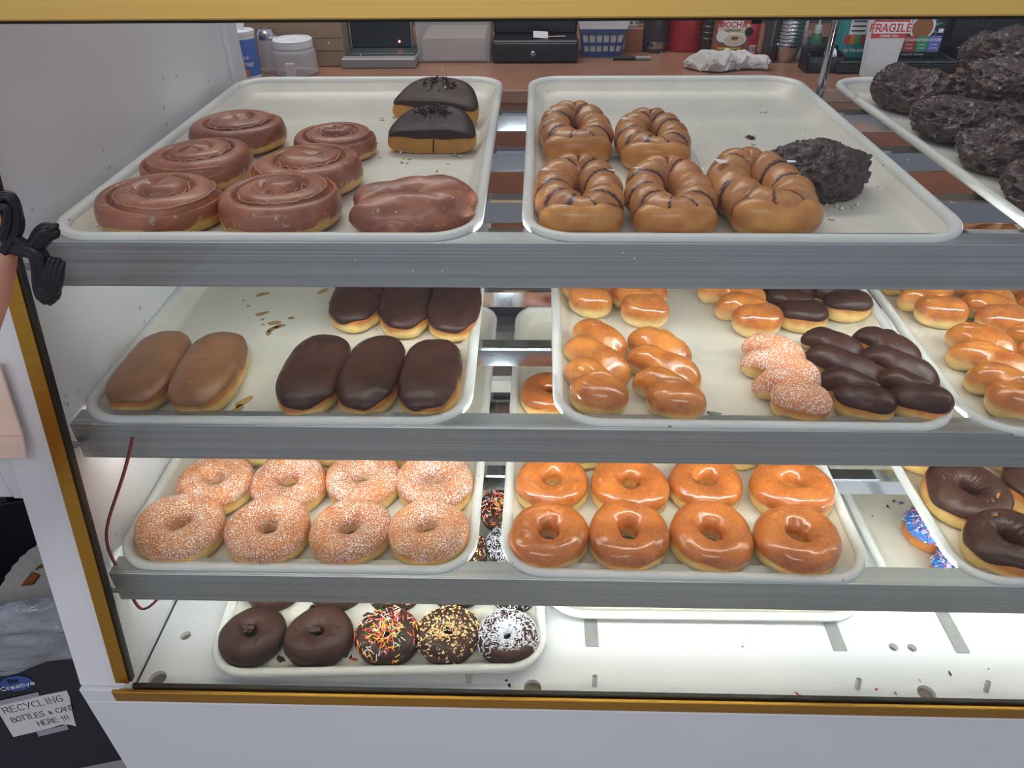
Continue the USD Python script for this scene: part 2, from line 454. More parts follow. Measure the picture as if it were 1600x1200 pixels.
case.wpart('side_rail', rail_in_slope(-.5285, -.5112, -.0085, -.0015, .344, 1.09), 'gold')
case.wpart('side_gasket', rail_in_slope(-.5112, -.5082, -.006, .002, .344, 1.09), 'gasket')
case.wpart('side_rail', rail_in_slope(XR - .014, XR + .003, -.012, .003, .344, 1.09), 'gold')
case.wpart('top_rail', hull([(x, gy(z, d), z) for x in (-.585, XR + .06) for z, d in ((1.0865, -.012), (1.0865, .012), (1.16, -.012), (1.16, .012), (1.088, -.0135), (1.158, -.0135))]), 'gold_lit')
case.wpart('top_gasket', rail_in_slope(-.506, XR - .02, -.004, .006, 1.083, 1.0868), 'gasket')
case.wpart('glass_pane', rail_in_slope(-.508, XR - .012, -.002, .002, .335, 1.0875), 'pane')
rng_ = np.random.default_rng(77)
dust = []
for k in range(110):
    x, z = rng_.uniform(-.2, .75), rng_.uniform(.86, 1.075) if k < 80 else rng_.uniform(.36, 1.05)
    r_ = rng_.uniform(.0003, .0008)
    dust.append(hull([(x + r_ * a, gy(z + r_ * b, d), z + r_ * b) for a, b in ((1, 0), (.5, .8), (-.5, .8), (-1, 0), (-.5, -.8), (.5, -.8)) for d in (-.0021, -.0024)]))
case.wpart('dust_speck', cat_(*dust), 'drop', kind='stuff')
case.wpart('support_post', tube([(.466, 1.268, .862), (.466, 1.268, 1.16)], .0062, 20, False), 'chrome')
for x in (.0868, .4273, .5935):
    case.wpart('deck_strip', cat_(box(x - .0092, x + .0092, .623, 1.25, .305, .3078, .0005), box(x - .0088, x + .0088, .6222, .6236, .3051, .3074, .0003)), 'strip_metal')
for x, y in ((-.081, .5651), (.0863, .5639), (.4311, .5664), (.5972, .5662)):
    case.wpart('deck_peg', xf(cyl(.0034, .017, 14, .0006), rot((1, 0, 0), -16), (x, y, .303)), 'zinc')

# ------------------------------------------------------------------ shelves
SH = dict(top=dict(y=.682, z=1.2 - .3165, h=.0505, x0=-.508, bars=(.742, .845, 1.024, 1.208), name='top'),
          middle=dict(y=.638, z=1.2 - .519, h=.0500, x0=-.5225, bars=(.833, .995, 1.19), name='middle'),
          low=dict(y=.588, z=1.2 - .7135, h=.0500, x0=-.5185, bars=(.7926, .975, 1.19), name='lowest'))
BARTOP = dict(top=1.2 - .3365, middle=1.2 - .540, low=1.2 - .7340)
for key, s in SH.items():
    t = Thing('display_shelf', f'aluminium-fronted {s["name"]} shelf of the glass case with chrome cross bars under the trays', 'shelf', (.45, .95, s['z'] - s['h']), group='display shelves in the case')
    x1 = XR - .003
    t.wpart('front_bar', cat_(box(s['x0'], x1, s['y'], s['y'] + .003, s['z'] - s['h'], s['z'], .0006), box(s['x0'], x1, s['y'] + .0028, s['y'] + .028, s['z'] - .0028, s['z'] - .0002, .0005)), 'aluminium')
    # lamp strip glued to the back of the bar, facing back
    yb, zb = s['y'] + .0032, s['z'] - .030
    t.wpart('lamp_housing', box(s['x0'] + (.12 if key == 'top' else .05), x1 - .02, yb, yb + .003, zb - .008, zb + .008, .0006), 'white_plastic')
    t.wpart('lamp_strip', box(s['x0'] + (.13 if key == 'top' else .06), x1 - .025, yb + .003, yb + .0036, zb - .005, zb + .005, .0002), 'lamp_strip', label='glowing white lamp strip')
    for yb_ in s['bars']:
        zt = BARTOP[key]
        t.wpart('cross_bar', box(XL + .001, XR - .001, yb_, yb_ + .026, zt - .030, zt - .0005, .0025), 'chrome')
    zc = s['z'] - .025
    t.wpart('bolt', cat_(xf(cyl(.0045, .005, 6), rot((0, 1, 0), 90), (XL + .0006, s['y'] - .006, zc)), xf(cyl(.0028, .016, 14), rot((0, 1, 0), 90), (XL + .0006, s['y'] - .006, zc))), 'zinc')
    t.wpart('side_bracket', cat_(box(XL + .0006, XL + .0026, s['y'] + .03, 1.26, BARTOP[key] - .034, BARTOP[key] - .031, .0005)), 'zinc')

# red and black lamp cord
cord = spline([(-.4489, .628, .67), (-.4602, .61, .637), (-.4896, .60, .581), (-.5125, .60, .526), (-.5165, .603, .467), (-.5155, .603, .42), (-.508, .60, .4024), (-.494, .60, .409), (-.478, .61, .424), (-.46, .61, .445)], 70)
t = Thing('lamp_cord', 'thin red and black lamp cord looping down inside the left wall of the case', 'cord', cord[0] * [1, 1, 0] + [0, 0, .40])
t.wpart('black_strand', tube(cord, .0016, 8), 'wire_black', smooth=True)
t.wpart('red_strand', tube(cord + [.0016, -.0003, .0008], .0013, 8), 'wire_red', smooth=True)

# ------------------------------------------------------------------ sheet pans
PW, PD = .457, .660


def rrect(w, d, r, n=9):
    pts = []
    for cx, cy, a0 in ((w / 2 - r, d / 2 - r, 0), (-w / 2 + r, d / 2 - r, PI / 2), (-w / 2 + r, -d / 2 + r, PI), (w / 2 - r, -d / 2 + r, 1.5 * PI)):
        for k in range(n):
            a = a0 + k * PI / 2 / (n - 1)
            pts.append((cx + r * math.cos(a), cy + r * math.sin(a)))
    return np.array(pts)


def loft(prof, w, d, r0, close=True):
    rings = []
    for ins, z in prof:
        p = rrect(w - 2 * ins, d - 2 * ins, min(max(r0 - ins, .008), w / 2 - ins - 1e-5))
        rings.append(np.c_[p, np.full(len(p), z)])
    n = len(rings[0])
    v = np.vstack(rings)
    i, j = np.meshgrid(np.arange(len(rings) - 1), np.arange(n), indexing='ij')
    q = np.stack([i * n + j, i * n + (j + 1) % n, (i + 1) * n + (j + 1) % n, (i + 1) * n + j], -1).reshape(-1, 4)
    return vf((v, q))


RIMP = [(.0035, -.0105), (.0008, -.0085), (0, -.005), (.0012, -.0016), (.0045, 0), (.009, -.0004), (.0125, -.0034), (.014, -.0075)]
WALLP = [(.014, -.0075), (.0245, -.0185), (.028, -.0212), (.033, -.0222)]
rim = loft(RIMP + [(.0135, -.0105), (.0035, -.0105)], PW, PD, .056)
wv, wf = loft(WALLP, PW, PD, .056)
fv, ff = loft([(.033, -.0222), (.08, -.0223), (.16, -.0223), (.2283, -.0223)], PW, PD, .056)
uv_, uf = loft([(.033, -.0257), (.026, -.0245), (.0135, -.0105)], PW, PD, .056)
bv, bf = loft([(.2283, -.0257), (.033, -.0257)], PW, PD, .056)
pan_body = cat_((wv, wf), (fv, ff), (bv, bf), (uv_, uf))
G_PAN = 'cream sheet pans in the case'
PANS = [  # name key, centre-front x, front y, rim z, turn, label
    ('t1', -.2811, .6862, .8895, -.08, 'cream sheet pan holding glazed spiral rolls at the left of the top shelf'),
    ('t2', .2164, .6861, .8895, -.21, 'cream sheet pan holding twisted wreath pastries in the middle of the top shelf'),
    ('t3', .7370, .6761, .8895, 1.23, 'cream sheet pan heaped with dark fritters at the right of the top shelf'),
    ('m1', -.2969, .6421, .6856, .38, 'cream sheet pan with maple and chocolate bars on the middle shelf, spotted with syrup'),
    ('m2', .2528, .6420, .6856, -.55, 'cream sheet pan with glazed, sugared and chocolate twists on the middle shelf'),
    ('m3', .7125, .6323, .6856, -1.2, 'cream sheet pan crowded with glazed twists at the right of the middle shelf'),
    ('l1', -.2951, .5940, .4922, -.04, 'cream sheet pan of sugar-dusted ring donuts at the left of the lowest shelf'),
    ('l2', .1902, .5906, .4922, -.6, 'cream sheet pan of glazed ring donuts in the middle of the lowest shelf'),
    ('l3', .7431, .5915, .4922, .39, 'cream sheet pan of chocolate iced ring donuts at the right of the lowest shelf'),
    ('b1', -.2028, .5595, .3319, 2.32, 'cream sheet pan of chocolate cake donuts on the case floor'),
    ('b2', .2480, .6530, .3345, 0.3, 'empty cream sheet pan resting on metal strips on the case floor'),
    ('b3', .7485, .6900, .3345, 0.0, 'cream sheet pan with blue sprinkled donuts on the case floor'),
]
pan0, PAN = None, {}
for key, x, y, z, tr, lab in PANS:
    a = math.radians(tr)
    loc = (x - math.sin(a) * PD / 2, y + math.cos(a) * PD / 2, z)
    PAN[key] = z - .0222
    if pan0 is None:
        pan0 = Thing('sheet_pan', lab, 'tray', loc, (0, 0, tr), group=G_PAN)
        pan0.part('pan_body', pan_body, 'tray_fiber', smooth=40)
        pan0.part('rolled_rim', rim, 'tray_rim', smooth=50)
    else:
        pan0.copy(lab, loc, (0, 0, tr), group=G_PAN)
FT, FM, FL, FB = PAN['t1'], PAN['m1'], PAN['l1'], PAN['b1']

# ------------------------------------------------------------------ pastry surfaces: f(u, v) -> points


def grid(f, nu, nv, per_v=False):
    u = np.arange(nu) / nu
    v = np.arange(nv) / nv if per_v else np.linspace(0, 1, nv)
    U, V = np.meshgrid(u, v, indexing='ij')
    P = f(U, V).reshape(-1, 3)
    i, j = np.meshgrid(np.arange(nu), np.arange(nv if per_v else nv - 1), indexing='ij')
    a, b = i, (i + 1) % nu
    c, d = j, (j + 1) % nv
    q = np.stack([a * nv + c, b * nv + c, b * nv + d, a * nv + d], -1).reshape(-1, 4)
    return outward(vf((P, q)))


def fnormal(f, U, V, inside):
    e = 2e-3
    V = np.clip(V, e * 1.5, None)
    du = f(U + e, V) - f(U - e, V)
    dv = f(U, V + e) - f(U, V - e)
    n = np.cross(du, dv)
    n /= np.maximum(np.linalg.norm(n, axis=-1, keepdims=True), 1e-12)
    s = np.sign(np.einsum('...i,...i->...', n, f(U, V) - inside).mean())
    return n * (s if s else 1)


def shell(f, nu, nv, v0, v1, th, inside, pole=False, per_u=True, u_lo=0.0, u_hi=1.0):
    """A skin lying on the surface between v0(u) and v1(u), with rounded edges."""
    u = np.arange(nu) / nu if per_u else np.linspace(u_lo, u_hi, nu)
    s = np.linspace(0, 1, nv)
    a, b = np.broadcast_to(v0(u), u.shape), np.broadcast_to(v1(u), u.shape)
    U = np.repeat(u[:, None], nv, 1)
    V = a[:, None] + (b - a)[:, None] * s[None]
    edge = np.minimum(s, 1 if pole else 1 - s)
    t = th * (np.minimum(1, edge / .1) ** .5 * 1.12 - .12)
    if not per_u:
        eu = np.minimum(np.arange(nu), np.arange(nu)[::-1]) / nu
        t = t[None] * np.minimum(1, eu / .04)[:, None] ** .5
        t = np.where(t <= 0, -.1 * th, t)
    else:
        t = np.repeat(t[None], nu, 0)
    P = f(U, np.clip(V, 0, .999999 if pole else None)) + fnormal(f, U, np.clip(V, None, .995 if pole else None), inside) * t[..., None]
    i, j = np.meshgrid(np.arange(nu if per_u else nu - 1), np.arange(nv - 1), indexing='ij')
    q = np.stack([i * nv + j, ((i + 1) % nu) * nv + j, ((i + 1) % nu) * nv + j + 1, i * nv + j + 1], -1).reshape(-1, 4)
    return vf((P.reshape(-1, 3), q)), (U, V)


def orient_up(m):
    v, f = m
    n = np.cross(v[f[:, 1]] - v[f[:, 0]], v[f[:, 2]] - v[f[:, 0]])
    return (v, f) if n[:, 2].sum() > 0 else (v, f[:, ::-1])


def spow(x, e):
    return np.sign(x) * np.abs(x) ** e


def ring_surface(R, hole, h, seed, amp=.05, wrinkle=0.0):
    rc, a = (R + hole) / 2, (R - hole) / 2
    rnd = np.random.default_rng(seed)
    ph = rnd.uniform(0, 6.3, 4)

    def f(U, V):
        A, B = U * 2 * PI, V * 2 * PI
        c, s = np.cos(B), np.sin(B)
        r = rc + a * spow(c, .82)
        z = h / 2 + h / 2 * np.where(s > 0, spow(s, .85), spow(s, .6))
        k = 1 + amp * (.5 * np.sin(2 * A + ph[0]) + .35 * np.sin(3 * A + ph[1]))
        p = np.stack([r * np.cos(A), r * np.sin(A), z], -1)
        nz = meshkit.fbm(p * 38 + seed * 3.1, 3, seed) - .5
        r2 = rc + (r - rc) * (1 + .22 * nz)
        r2 = np.where(c > 0, r2 * k, r2 * (1 + .08 * np.sin(2 * A + ph[2])))
        r2 = r2 - .045 * a * np.exp(-((z - .44 * h) / (.07 * h)) ** 2) * (c > 0)
        zz = z * (1 + .10 * (np.sin(A + ph[3])) * .5 + .16 * nz)
        if wrinkle:
            w = np.exp(-((B - 2.35) / .5) ** 2)
            zz = zz + wrinkle * w * np.sin(17 * A + 2 * np.sin(3 * A))
        return np.stack([r2 * np.cos(A), r2 * np.sin(A), zz], -1)
    f.h, f.rc = h, rc
    return f


def smooth01(x, a, b):
    t = np.clip((x - a) / (b - a), 0, 1)
    return t * t * (3 - 2 * t)


BROWN, PALE, GOLD, DEEP = (np.array(srgb(*c)) for c in ((196, 112, 48), (236, 200, 128), (206, 142, 66), (160, 84, 34)))


def dough_colour(v, h, top=BROWN, pale=PALE, seed=0, lo=.16, hi=.55):
    n = meshkit.fbm(v * 55 + 7, 3, seed) - .5
    z = v[:, 2] / h + n * .22
    c = np.where((z < .5)[:, None], pale + (np.array(GOLD) - pale) * smooth01(-z, -lo, 0)[:, None] * .8, pale)
    c = c + (top - c) * smooth01(z, hi - .1, hi + .1)[:, None]
    return c * (1 + .25 * n[:, None])


def ring_donut_parts(t, seed, R=.052, hole=.0105, h=.043, coat='glaze', amp=.045):
    f = ring_surface(R, hole, h, seed, amp, .0006 if coat == 'chocolate' else 0)
    v, fa = grid(f, 84, 44, True)
    top = {'glaze': BROWN, 'sugar': np.array(srgb(206, 122, 62)), 'chocolate': np.array(srgb(190, 118, 56)), 'chocolate_matte': np.array((.035, .016, .011))}[coat]
    cake = coat == 'chocolate_matte'
    cc = np.tile(np.array([.034, .0145, .0095]), (len(v), 1)) * (1 + .5 * (meshkit.fbm(v * 120, 3, seed)[:, None] - .5)) if cake else dough_colour(v, h, top, seed=seed)
    t.part('dough_ring', (v, fa), 'dough', col=cc)
    ph = np.random.default_rng(seed + 50).uniform(0, 6.3, 5)
    base_in = np.array([0, 0, h / 2])

    def v0(u):
        q = .012 + .018 * np.sin(2 * PI * 3 * u + ph[0]) + .012 * np.sin(2 * PI * 7 * u + ph[1]) + .016 * np.sin(2 * PI * 2 * u + ph[2])
        return q + {'chocolate': .03, 'chocolate_matte': -.03}.get(coat, 0)

    def v1(u):
        return .545 + .012 * np.sin(2 * PI * 4 * u + ph[3])
    # the tube's own centre line is the inside
    (sv, sf), (U, V) = shell(f, 96, 30, v0, v1, .0019 if 'choc' in coat else .0008, base_in)
    sv, sf = ring_fix(sv, sf, f)
    name = {'glaze': 'sugar_glaze', 'sugar': 'sugar_coat', 'chocolate': 'chocolate_icing', 'chocolate_matte': 'chocolate_icing'}[coat]
    if coat in ('glaze', 'sugar'):
        n = meshkit.fbm(sv * 30 + seed, 4, seed)[:, None]
        z = (sv[:, 2] / h)[:, None]
        c1, c2 = (np.array(srgb(198, 112, 44)), np.array(srgb(154, 78, 30))) if coat == 'glaze' else (np.array(srgb(204, 126, 60)), np.array(srgb(172, 94, 40)))
        cl = c1 + (c2 - c1) * np.clip((n - .35) * 2.4, 0, 1)
        cl = cl + (np.array(srgb(228, 168, 88)) - cl) * smooth01(-z, -.62, -.46) * .75
        f.skin = t.part(name, (sv, sf), coat, col=cl)
    else:
        f.skin = t.part(name, (sv, sf), coat, smooth=True)
    return f


def ring_fix(sv, sf, f):
    """Faces of a skin on a ring turned away from the ring's centre line."""
    c = sv[sf].mean(1)
    r = np.hypot(c[:, 0], c[:, 1])[:, None]
    mid = np.c_[c[:, :2] / np.maximum(r, 1e-9) * f.rc, np.full(len(c), f.h / 2)]
    n = np.cross(sv[sf[:, 1]] - sv[sf[:, 0]], sv[sf[:, 2]] - sv[sf[:, 0]])
    return (sv, sf) if np.einsum('ij,ij->', n, c - mid) > 0 else (sv, sf[:, ::-1])


def ring_normal(f, u, v):
    e = 2e-3
    n = np.cross(f(u + e, v) - f(u - e, v), f(u, v + e) - f(u, v - e))
    n /= np.linalg.norm(n, axis=-1, keepdims=True)
    p = f(u, v)
    mid = np.stack([f.rc * np.cos(u * 2 * PI), f.rc * np.sin(u * 2 * PI), np.full(len(p), f.h / 2)], -1)
    s = np.sign(np.einsum('ij,ij->i', n, p - mid))
    return n * s[:, None]


def toppings(f, seed, kind, count, vr=(.0, .46), gap=None):
    rnd = np.random.default_rng(seed)
    u, v = rnd.uniform(0, 1, count), vr[0] + (vr[1] - vr[0]) * rnd.beta(1.35, 1.1, count)
    if gap is not None:
        keep = ~((np.abs(((u - gap + .5) % 1) - .5) < .13) & (v < .19))
        u, v = u[keep], v[keep]
    p, n = f(u, v), ring_normal(f, u, v)
    ms, cs = [], []
    pal = {'rainbow': [(240, 236, 230), (230, 92, 40), (226, 66, 80), (245, 190, 50), (20, 110, 70), (240, 150, 160), (240, 130, 40), (240, 236, 230), (250, 210, 70)],
           'blue': [(40, 110, 190), (50, 126, 205), (236, 238, 240), (236, 90, 120), (240, 240, 245), (30, 90, 170)],
           'nuts': [(236, 204, 148), (222, 184, 120), (244, 220, 172), (206, 160, 100)], 'coconut': [(236, 236, 240), (226, 226, 232), (214, 214, 220)]}[kind]
    for k in range(len(p)):
        nn = n[k]
        a = np.cross(nn, rnd.normal(size=3))
        a /= np.linalg.norm(a)
        a = a + nn * rnd.normal() * .18
        a /= np.linalg.norm(a)
        if kind in ('rainbow', 'blue'):
            L, r = rnd.uniform(.0030, .0042), .00075
            c = p[k] + nn * (.0016 + .0006 * rnd.random())
            m = tube([c - a * L, c + a * L], r, 6)
        elif kind == 'nuts':
            s = rnd.uniform(.0010, .0026)
            pts = rnd.normal(size=(9, 3))
            pts = pts / np.linalg.norm(pts, axis=1, keepdims=True) * s * [1, 1, .7]
            m = hull(pts + p[k] + nn * s * .8)
        else:
            L, wd = rnd.uniform(.0022, .0052), rnd.uniform(.0005, .0010)
            b = np.cross(nn, a)
            c = p[k] + nn * .0021
            bend = nn * rnd.uniform(-.0005, .0012)
            pts = []
            for q, w in ((-1, .5), (0, 1), (1, .5)):
                o = c + a * L * q + bend * (1 - q * q)
                pts += [o + b * wd * w, o - b * wd * w, o + nn * .0006]
            m = hull(pts)
        ms.append(m)
        cs.append(np.tile(srgb(*pal[rnd.integers(len(pal))]), (len(m[0]), 1)))
    return cat_(*ms), np.vstack(cs)


def polar_surface(a, b, h, n=2.4, e=.55, ztop=.85, zbot=.55, seed=0, amp=.1, freq=28, fine=0.0, extra=None):
    def f(U, V):
        A, B = U * 2 * PI, (V - .5) * PI
        ca, sa = np.cos(A), np.sin(A)
        R = (np.abs(ca / a) ** n + np.abs(sa / b) ** n) ** (-1 / n)
        s = np.sin(B)
        rad = R * np.abs(np.cos(B)) ** e
        z = h / 2 + h / 2 * np.where(s > 0, spow(s, ztop), spow(s, zbot))
        p = np.stack([rad * ca, rad * sa, z], -1)
        k = 1 + amp * (meshkit.fbm(p * freq + seed * 5.3, 3, seed) - .5) * 2
        p = np.stack([p[..., 0] * k, p[..., 1] * k, p[..., 2] * (1 + .8 * (k - 1))], -1)
        if fine:
            q = meshkit.fbm(p * 95 + seed, 4, seed + 9)
            q = (1 - np.abs(2 * q - 1) * 2.2) * fine
            d = p - [0, 0, h * .4]
            p = p + d / np.maximum(np.linalg.norm(d, axis=-1, keepdims=True), 1e-6) * q[..., None] * smooth01(p[..., 2:3], 0, .006)
        return extra(p, A, B) if extra else p
    f.h = h
    return f


rng = random.Random(11)


def row(proto, items, z, group, jitter=3):
    """items: (label, x, y, turn, scale). The first moves the prototype itself if it has not been used."""
    for lab, x, y, tr, sc in items:
        r = (rng.uniform(-jitter, jitter) * .5, rng.uniform(-jitter, jitter) * .5, tr)
        if proto.fresh:
            proto.fresh = False
            x_ = UsdGeom.Xformable(proto.prim)
            ops = x_.GetOrderedXformOps()
            ops[0].Set(Gf.Vec3d(x, y, z))
            ops[1].Set(Gf.Vec3f(*r))
            ops[2].Set(Gf.Vec3f(*([sc] * 3)))
            tag(proto.prim, lab, proto.cat, group)
        else:
            proto.copy(lab, (x, y, z), r, sc, group)


# ---- lowest shelf, left: sugar donuts
G = 'sugar-dusted ring donuts'
S = []
for sd in (1, 2, 3):
    t = Thing('sugar_donut', 'x', 'donut')
    ring_donut_parts(t, sd, .0525, .0120, .042, 'sugar')
    S.append(t)
row(S[0], [('sugar-dusted ring donut at the front left corner, beside the left wall', -.4525, .657, 20, 1.05), ('sugar-dusted ring donut at the right end of the front row', -.1311, .657, 200, .985),
           ('sugar-dusted ring donut leftmost in the second row', -.4365, .741, 110, .985), ('sugar-dusted ring donut mostly hidden in the third row, at the left', -.405, .846, 300, 1.0)], FL, G)
row(S[1], [('sugar-dusted ring donut second from the left in the front row', -.3376, .655, 60, 1.02), ('sugar-dusted ring donut with a white sugar clump, third from the left in the second row', -.2331, .752, 150, .985),
           ('sugar-dusted ring donut mostly hidden in the third row, at the centre', -.292, .846, 40, 1.0)], FL, G)
row(S[2], [('sugar-dusted ring donut third from the left in the front row', -.2314, .656, 10, .985), ('sugar-dusted ring donut second from the left in the second row', -.3341, .742, 250, .99),
           ('sugar-dusted ring donut rightmost in the second row, beside the pan rim', -.1323, .748, 300, 1.0), ('sugar-dusted ring donut mostly hidden in the third row, at the right', -.185, .846, 80, 1.0)], FL, G)

# ---- lowest shelf, middle: glazed donuts
G = 'glazed ring donuts'
S = []
for sd in (11, 12, 13):
    t = Thing('glazed_donut', 'x', 'donut')
    ring_donut_parts(t, sd, .0515, .0120, .043, 'glaze')
    S.append(t)
row(S[0], [('shiny glazed ring donut leftmost in the front row of its pan', .0240, .653, 15, .97), ('shiny glazed ring donut rightmost in the front row, leaning towards the open right side', .3342, .650, 200, 1.04),
           ('shiny glazed ring donut second from the left in the second row', .1354, .744, 130, 1.02), ('shiny glazed ring donut mostly hidden in the third row, at the left', .075, .846, 260, 1.0)], FL, G)
row(S[1], [('shiny glazed ring donut second from the left in the front row', .1241, .654, 75, 1.015), ('shiny glazed ring donut third from the left in the second row', .2401, .750, 10, .96),
           ('glazed ring donut with white sugar bits, seen through the gap above', .0302, .9576, 190, .94)], FL, G)
row(S[2], [('shiny glazed ring donut third from the left in the front row', .2275, .654, 40, 1.01), ('shiny glazed ring donut leftmost in the second row', .0299, .748, 160, .975),
           ('shiny glazed ring donut rightmost in the second row', .3533, .742, 280, 1.05), ('shiny glazed ring donut mostly hidden in the third row, at the right', .298, .848, 20, 1.0)], FL, G)

# ---- lowest shelf, right: chocolate iced
G = 'chocolate iced ring donuts'
S = []
for sd in (21, 22):
    t = Thing('chocolate_iced_donut', 'x', 'donut')
    ring_donut_parts(t, sd, .0520, .0110, .043, 'chocolate')
    S.append(t)
row(S[0], [('chocolate iced ring donut second from the front at the left of its pan', .5843, .737, 30, 1.03), ('chocolate iced ring donut cut by the frame edge, behind the foremost pair', .6935, .749, 110, 1.01), ('chocolate iced ring donut hidden behind the rest in the right front corner', .700, .655, 20, 1.0)], FL, G)
row(S[1], [('chocolate iced ring donut foremost at the left rim of its pan', .5960, .650, 80, .99), ('chocolate iced ring donut third along the left rim, mostly behind the shelf bar', .578, .834, 200, .97), ('chocolate iced ring donut at the far back, mostly behind the shelf bar', .690, .850, 310, .98)], FL, G)

# ---- case floor: chocolate cake donuts with toppings
G = 'chocolate cake donuts on the case floor'
S = {}
for kind, sd in (('plain', 31), ('plain2', 32), ('rainbow', 33), ('nuts', 34), ('coconut', 35)):
    nm = {'plain': 'chocolate_cake_donut', 'plain2': 'chocolate_cake_donut', 'rainbow': 'sprinkle_donut', 'nuts': 'nut_donut', 'coconut': 'coconut_donut'}[kind]
    t = Thing(nm, 'x', 'donut')
    f = ring_donut_parts(t, sd, .0425, .0080, .0345, 'chocolate_matte', .05)
    if kind in ('plain', 'plain2'):
        t.part('icing_lump', xf(grid(polar_surface(.0090, .0060, .0062, 2.1, .6, .9, .7, sd, .6, 190), 40, 24), None, (-.007, .005, .0255)), 'chocolate_matte', smooth=True, parent=f.skin)
    else:
        m, c = toppings(f, sd, kind, {'rainbow': 340, 'nuts': 950, 'coconut': 1000}[kind], (.0, .47), {'coconut': .78}.get(kind))
        t.part({'rainbow': 'rainbow_sprinkles', 'nuts': 'chopped_nuts', 'coconut': 'coconut_flakes'}[kind], m, 'sprinkle', smooth=30 if kind == 'nuts' else 50, col=c, kind='stuff', parent=f.skin)
    S[kind] = t
row(S['plain'], [('plain chocolate cake donut in the front left corner of the pan on the case floor', -.3812, .613, 0, 1.02), ('plain chocolate cake donut half hidden in the second row, second from the left', -.283, .704, 120, 1.0)], FB, G)
row(S['plain2'], [('plain chocolate cake donut second from the left in the front row on the case floor', -.288, .614, 10, 1.06), ('plain chocolate cake donut half hidden in the second row, at the far left', -.375, .702, 200, 1.0)], FB, G)
row(S['rainbow'], [('chocolate donut thick with rainbow sprinkles in the front row on the case floor', -.1944, .616, 0, 1.0), ('chocolate donut with rainbow sprinkles half hidden in the second row', -.199, .706, 140, 1.0),
                   ('chocolate donut with rainbow sprinkles at the back, in the gap between two pans', -.042, .862, 60, .98)], FB, G)
row(S['nuts'], [('chocolate donut covered with chopped nuts in the front row on the case floor', -.1117, .621, 0, 1.0), ('chocolate donut with chopped nuts half hidden in the second row', -.107, .711, 140, 1.0),
                ('chocolate donut with chopped nuts at the back, in the gap between pans', -.104, .772, 40, .9)], FB, G)
row(S['coconut'], [('chocolate donut with white coconut flakes in the front row, right end of the pan', -.0300, .618, 0, .95), ('chocolate donut with white coconut flakes half hidden in the second row', -.022, .708, 150, .97),
                   ('chocolate donut with white coconut flakes at the back, in the gap between pans', -.030, .785, 60, .9)], FB, G)
t = Thing('blue_sprinkle_donut', 'x', 'donut')
f = ring_surface(.043, .009, .038, 41)
v, fa = grid(f, 84, 44, True)
t.part('dough_ring', (v, fa), 'dough', col=dough_colour(v, .038, np.array(srgb(176, 100, 46)), np.array(srgb(190, 120, 60)), 41))
(sv, sf), _ = shell(f, 90, 28, lambda u: .045 + .02 * np.sin(2 * PI * 3 * u), lambda u: .53 + 0 * u, .0012, np.array([0, 0, .019]))
mat('blue_icing', srgb(70, 128, 196), rough=.3)
skin = t.part('blue_icing', ring_fix(sv, sf, f), 'blue_icing', smooth=True)
m, c = toppings(f, 41, 'blue', 950, (.04, .47))
t.part('blue_sprinkles', m, 'sprinkle', smooth=50, col=c, kind='stuff', parent=skin)
row(t, [('donut with blue, white and pink sprinkles, the rear one of two', .6305, .826, 0, 1.0), ('donut with blue, white and pink sprinkles, the front one, cut off by the shelf bar', .640, .742, 120, 1.0)], PAN['b3'], 'blue sprinkled donuts')

# ---- bars on the middle shelf


def bar_parts(t, seed, coat, a=.0372, b=.0755, h=.040):
    f = polar_surface(a, b, h, 2.6, .44, .74, .5, seed, .09, 26)
    v, fa = grid(f, 110, 46)
    t.part('dough_bar', (v, fa), 'dough', col=dough_colour(v, h, np.array(srgb(186, 112, 50)), np.array(srgb(236, 204, 132)), seed, .1, .47))
    ph = np.random.default_rng(seed).uniform(0, 6.3, 4)
    (sv, sf), _ = shell(f, 130, 26, lambda u: .548 + .022 * np.sin(2 * PI * 3 * u + ph[0]) + .014 * np.sin(2 * PI * 8 * u + ph[1]) + .012 * np.sin(2 * PI * 13 * u + ph[2]), lambda u: 1.0 + 0 * u, .0016, np.array([0, 0, h / 2]), pole=True)
    t.part({'maple': 'maple_icing', 'chocolate': 'chocolate_icing'}[coat], orient_up((sv, sf)), coat, smooth=True)


S = []
for sd in (51, 52):
    t = Thing('maple_bar', 'x', 'donut bar')
    bar_parts(t, sd, 'maple')
    S.append(t)
row(S[0], [('maple iced bar at the far left of the middle shelf', -.4690, .7385, 0, 1.0)], FM, 'maple iced bars', 1)
row(S[1], [('maple iced bar to the right of the other maple bar, next to syrup drips', -.3960, .7385, 2, 1.02)], FM, 'maple iced bars', 1)
S = []
for sd in (61, 62, 63):
    t = Thing('chocolate_bar_donut', 'x', 'donut bar')
    bar_parts(t, sd, 'chocolate')
    S.append(t)
G = 'chocolate iced bars'
row(S[0], [('chocolate iced bar leftmost of the three in the front row', -.2655, .737, -1, 1.0), ('chocolate iced bar second in the rear row, cut by the shelf above', -.178, .914, 3, .98)], FM, G, 1)
row(S[1], [('chocolate iced bar between two others in the front row', -.1945, .735, -1.5, .97), ('chocolate iced bar right end of the rear row beside the pan rim', -.1085, .902, 2, .98)], FM, G, 1)
row(S[2], [('chocolate iced bar right end of the front row beside the pan rim', -.1225, .734, -2, .96), ('chocolate iced bar leftmost of the rear row, cut by the shelf above', -.2478, .926, 0, .98)], FM, G, 1)

# ---- twists


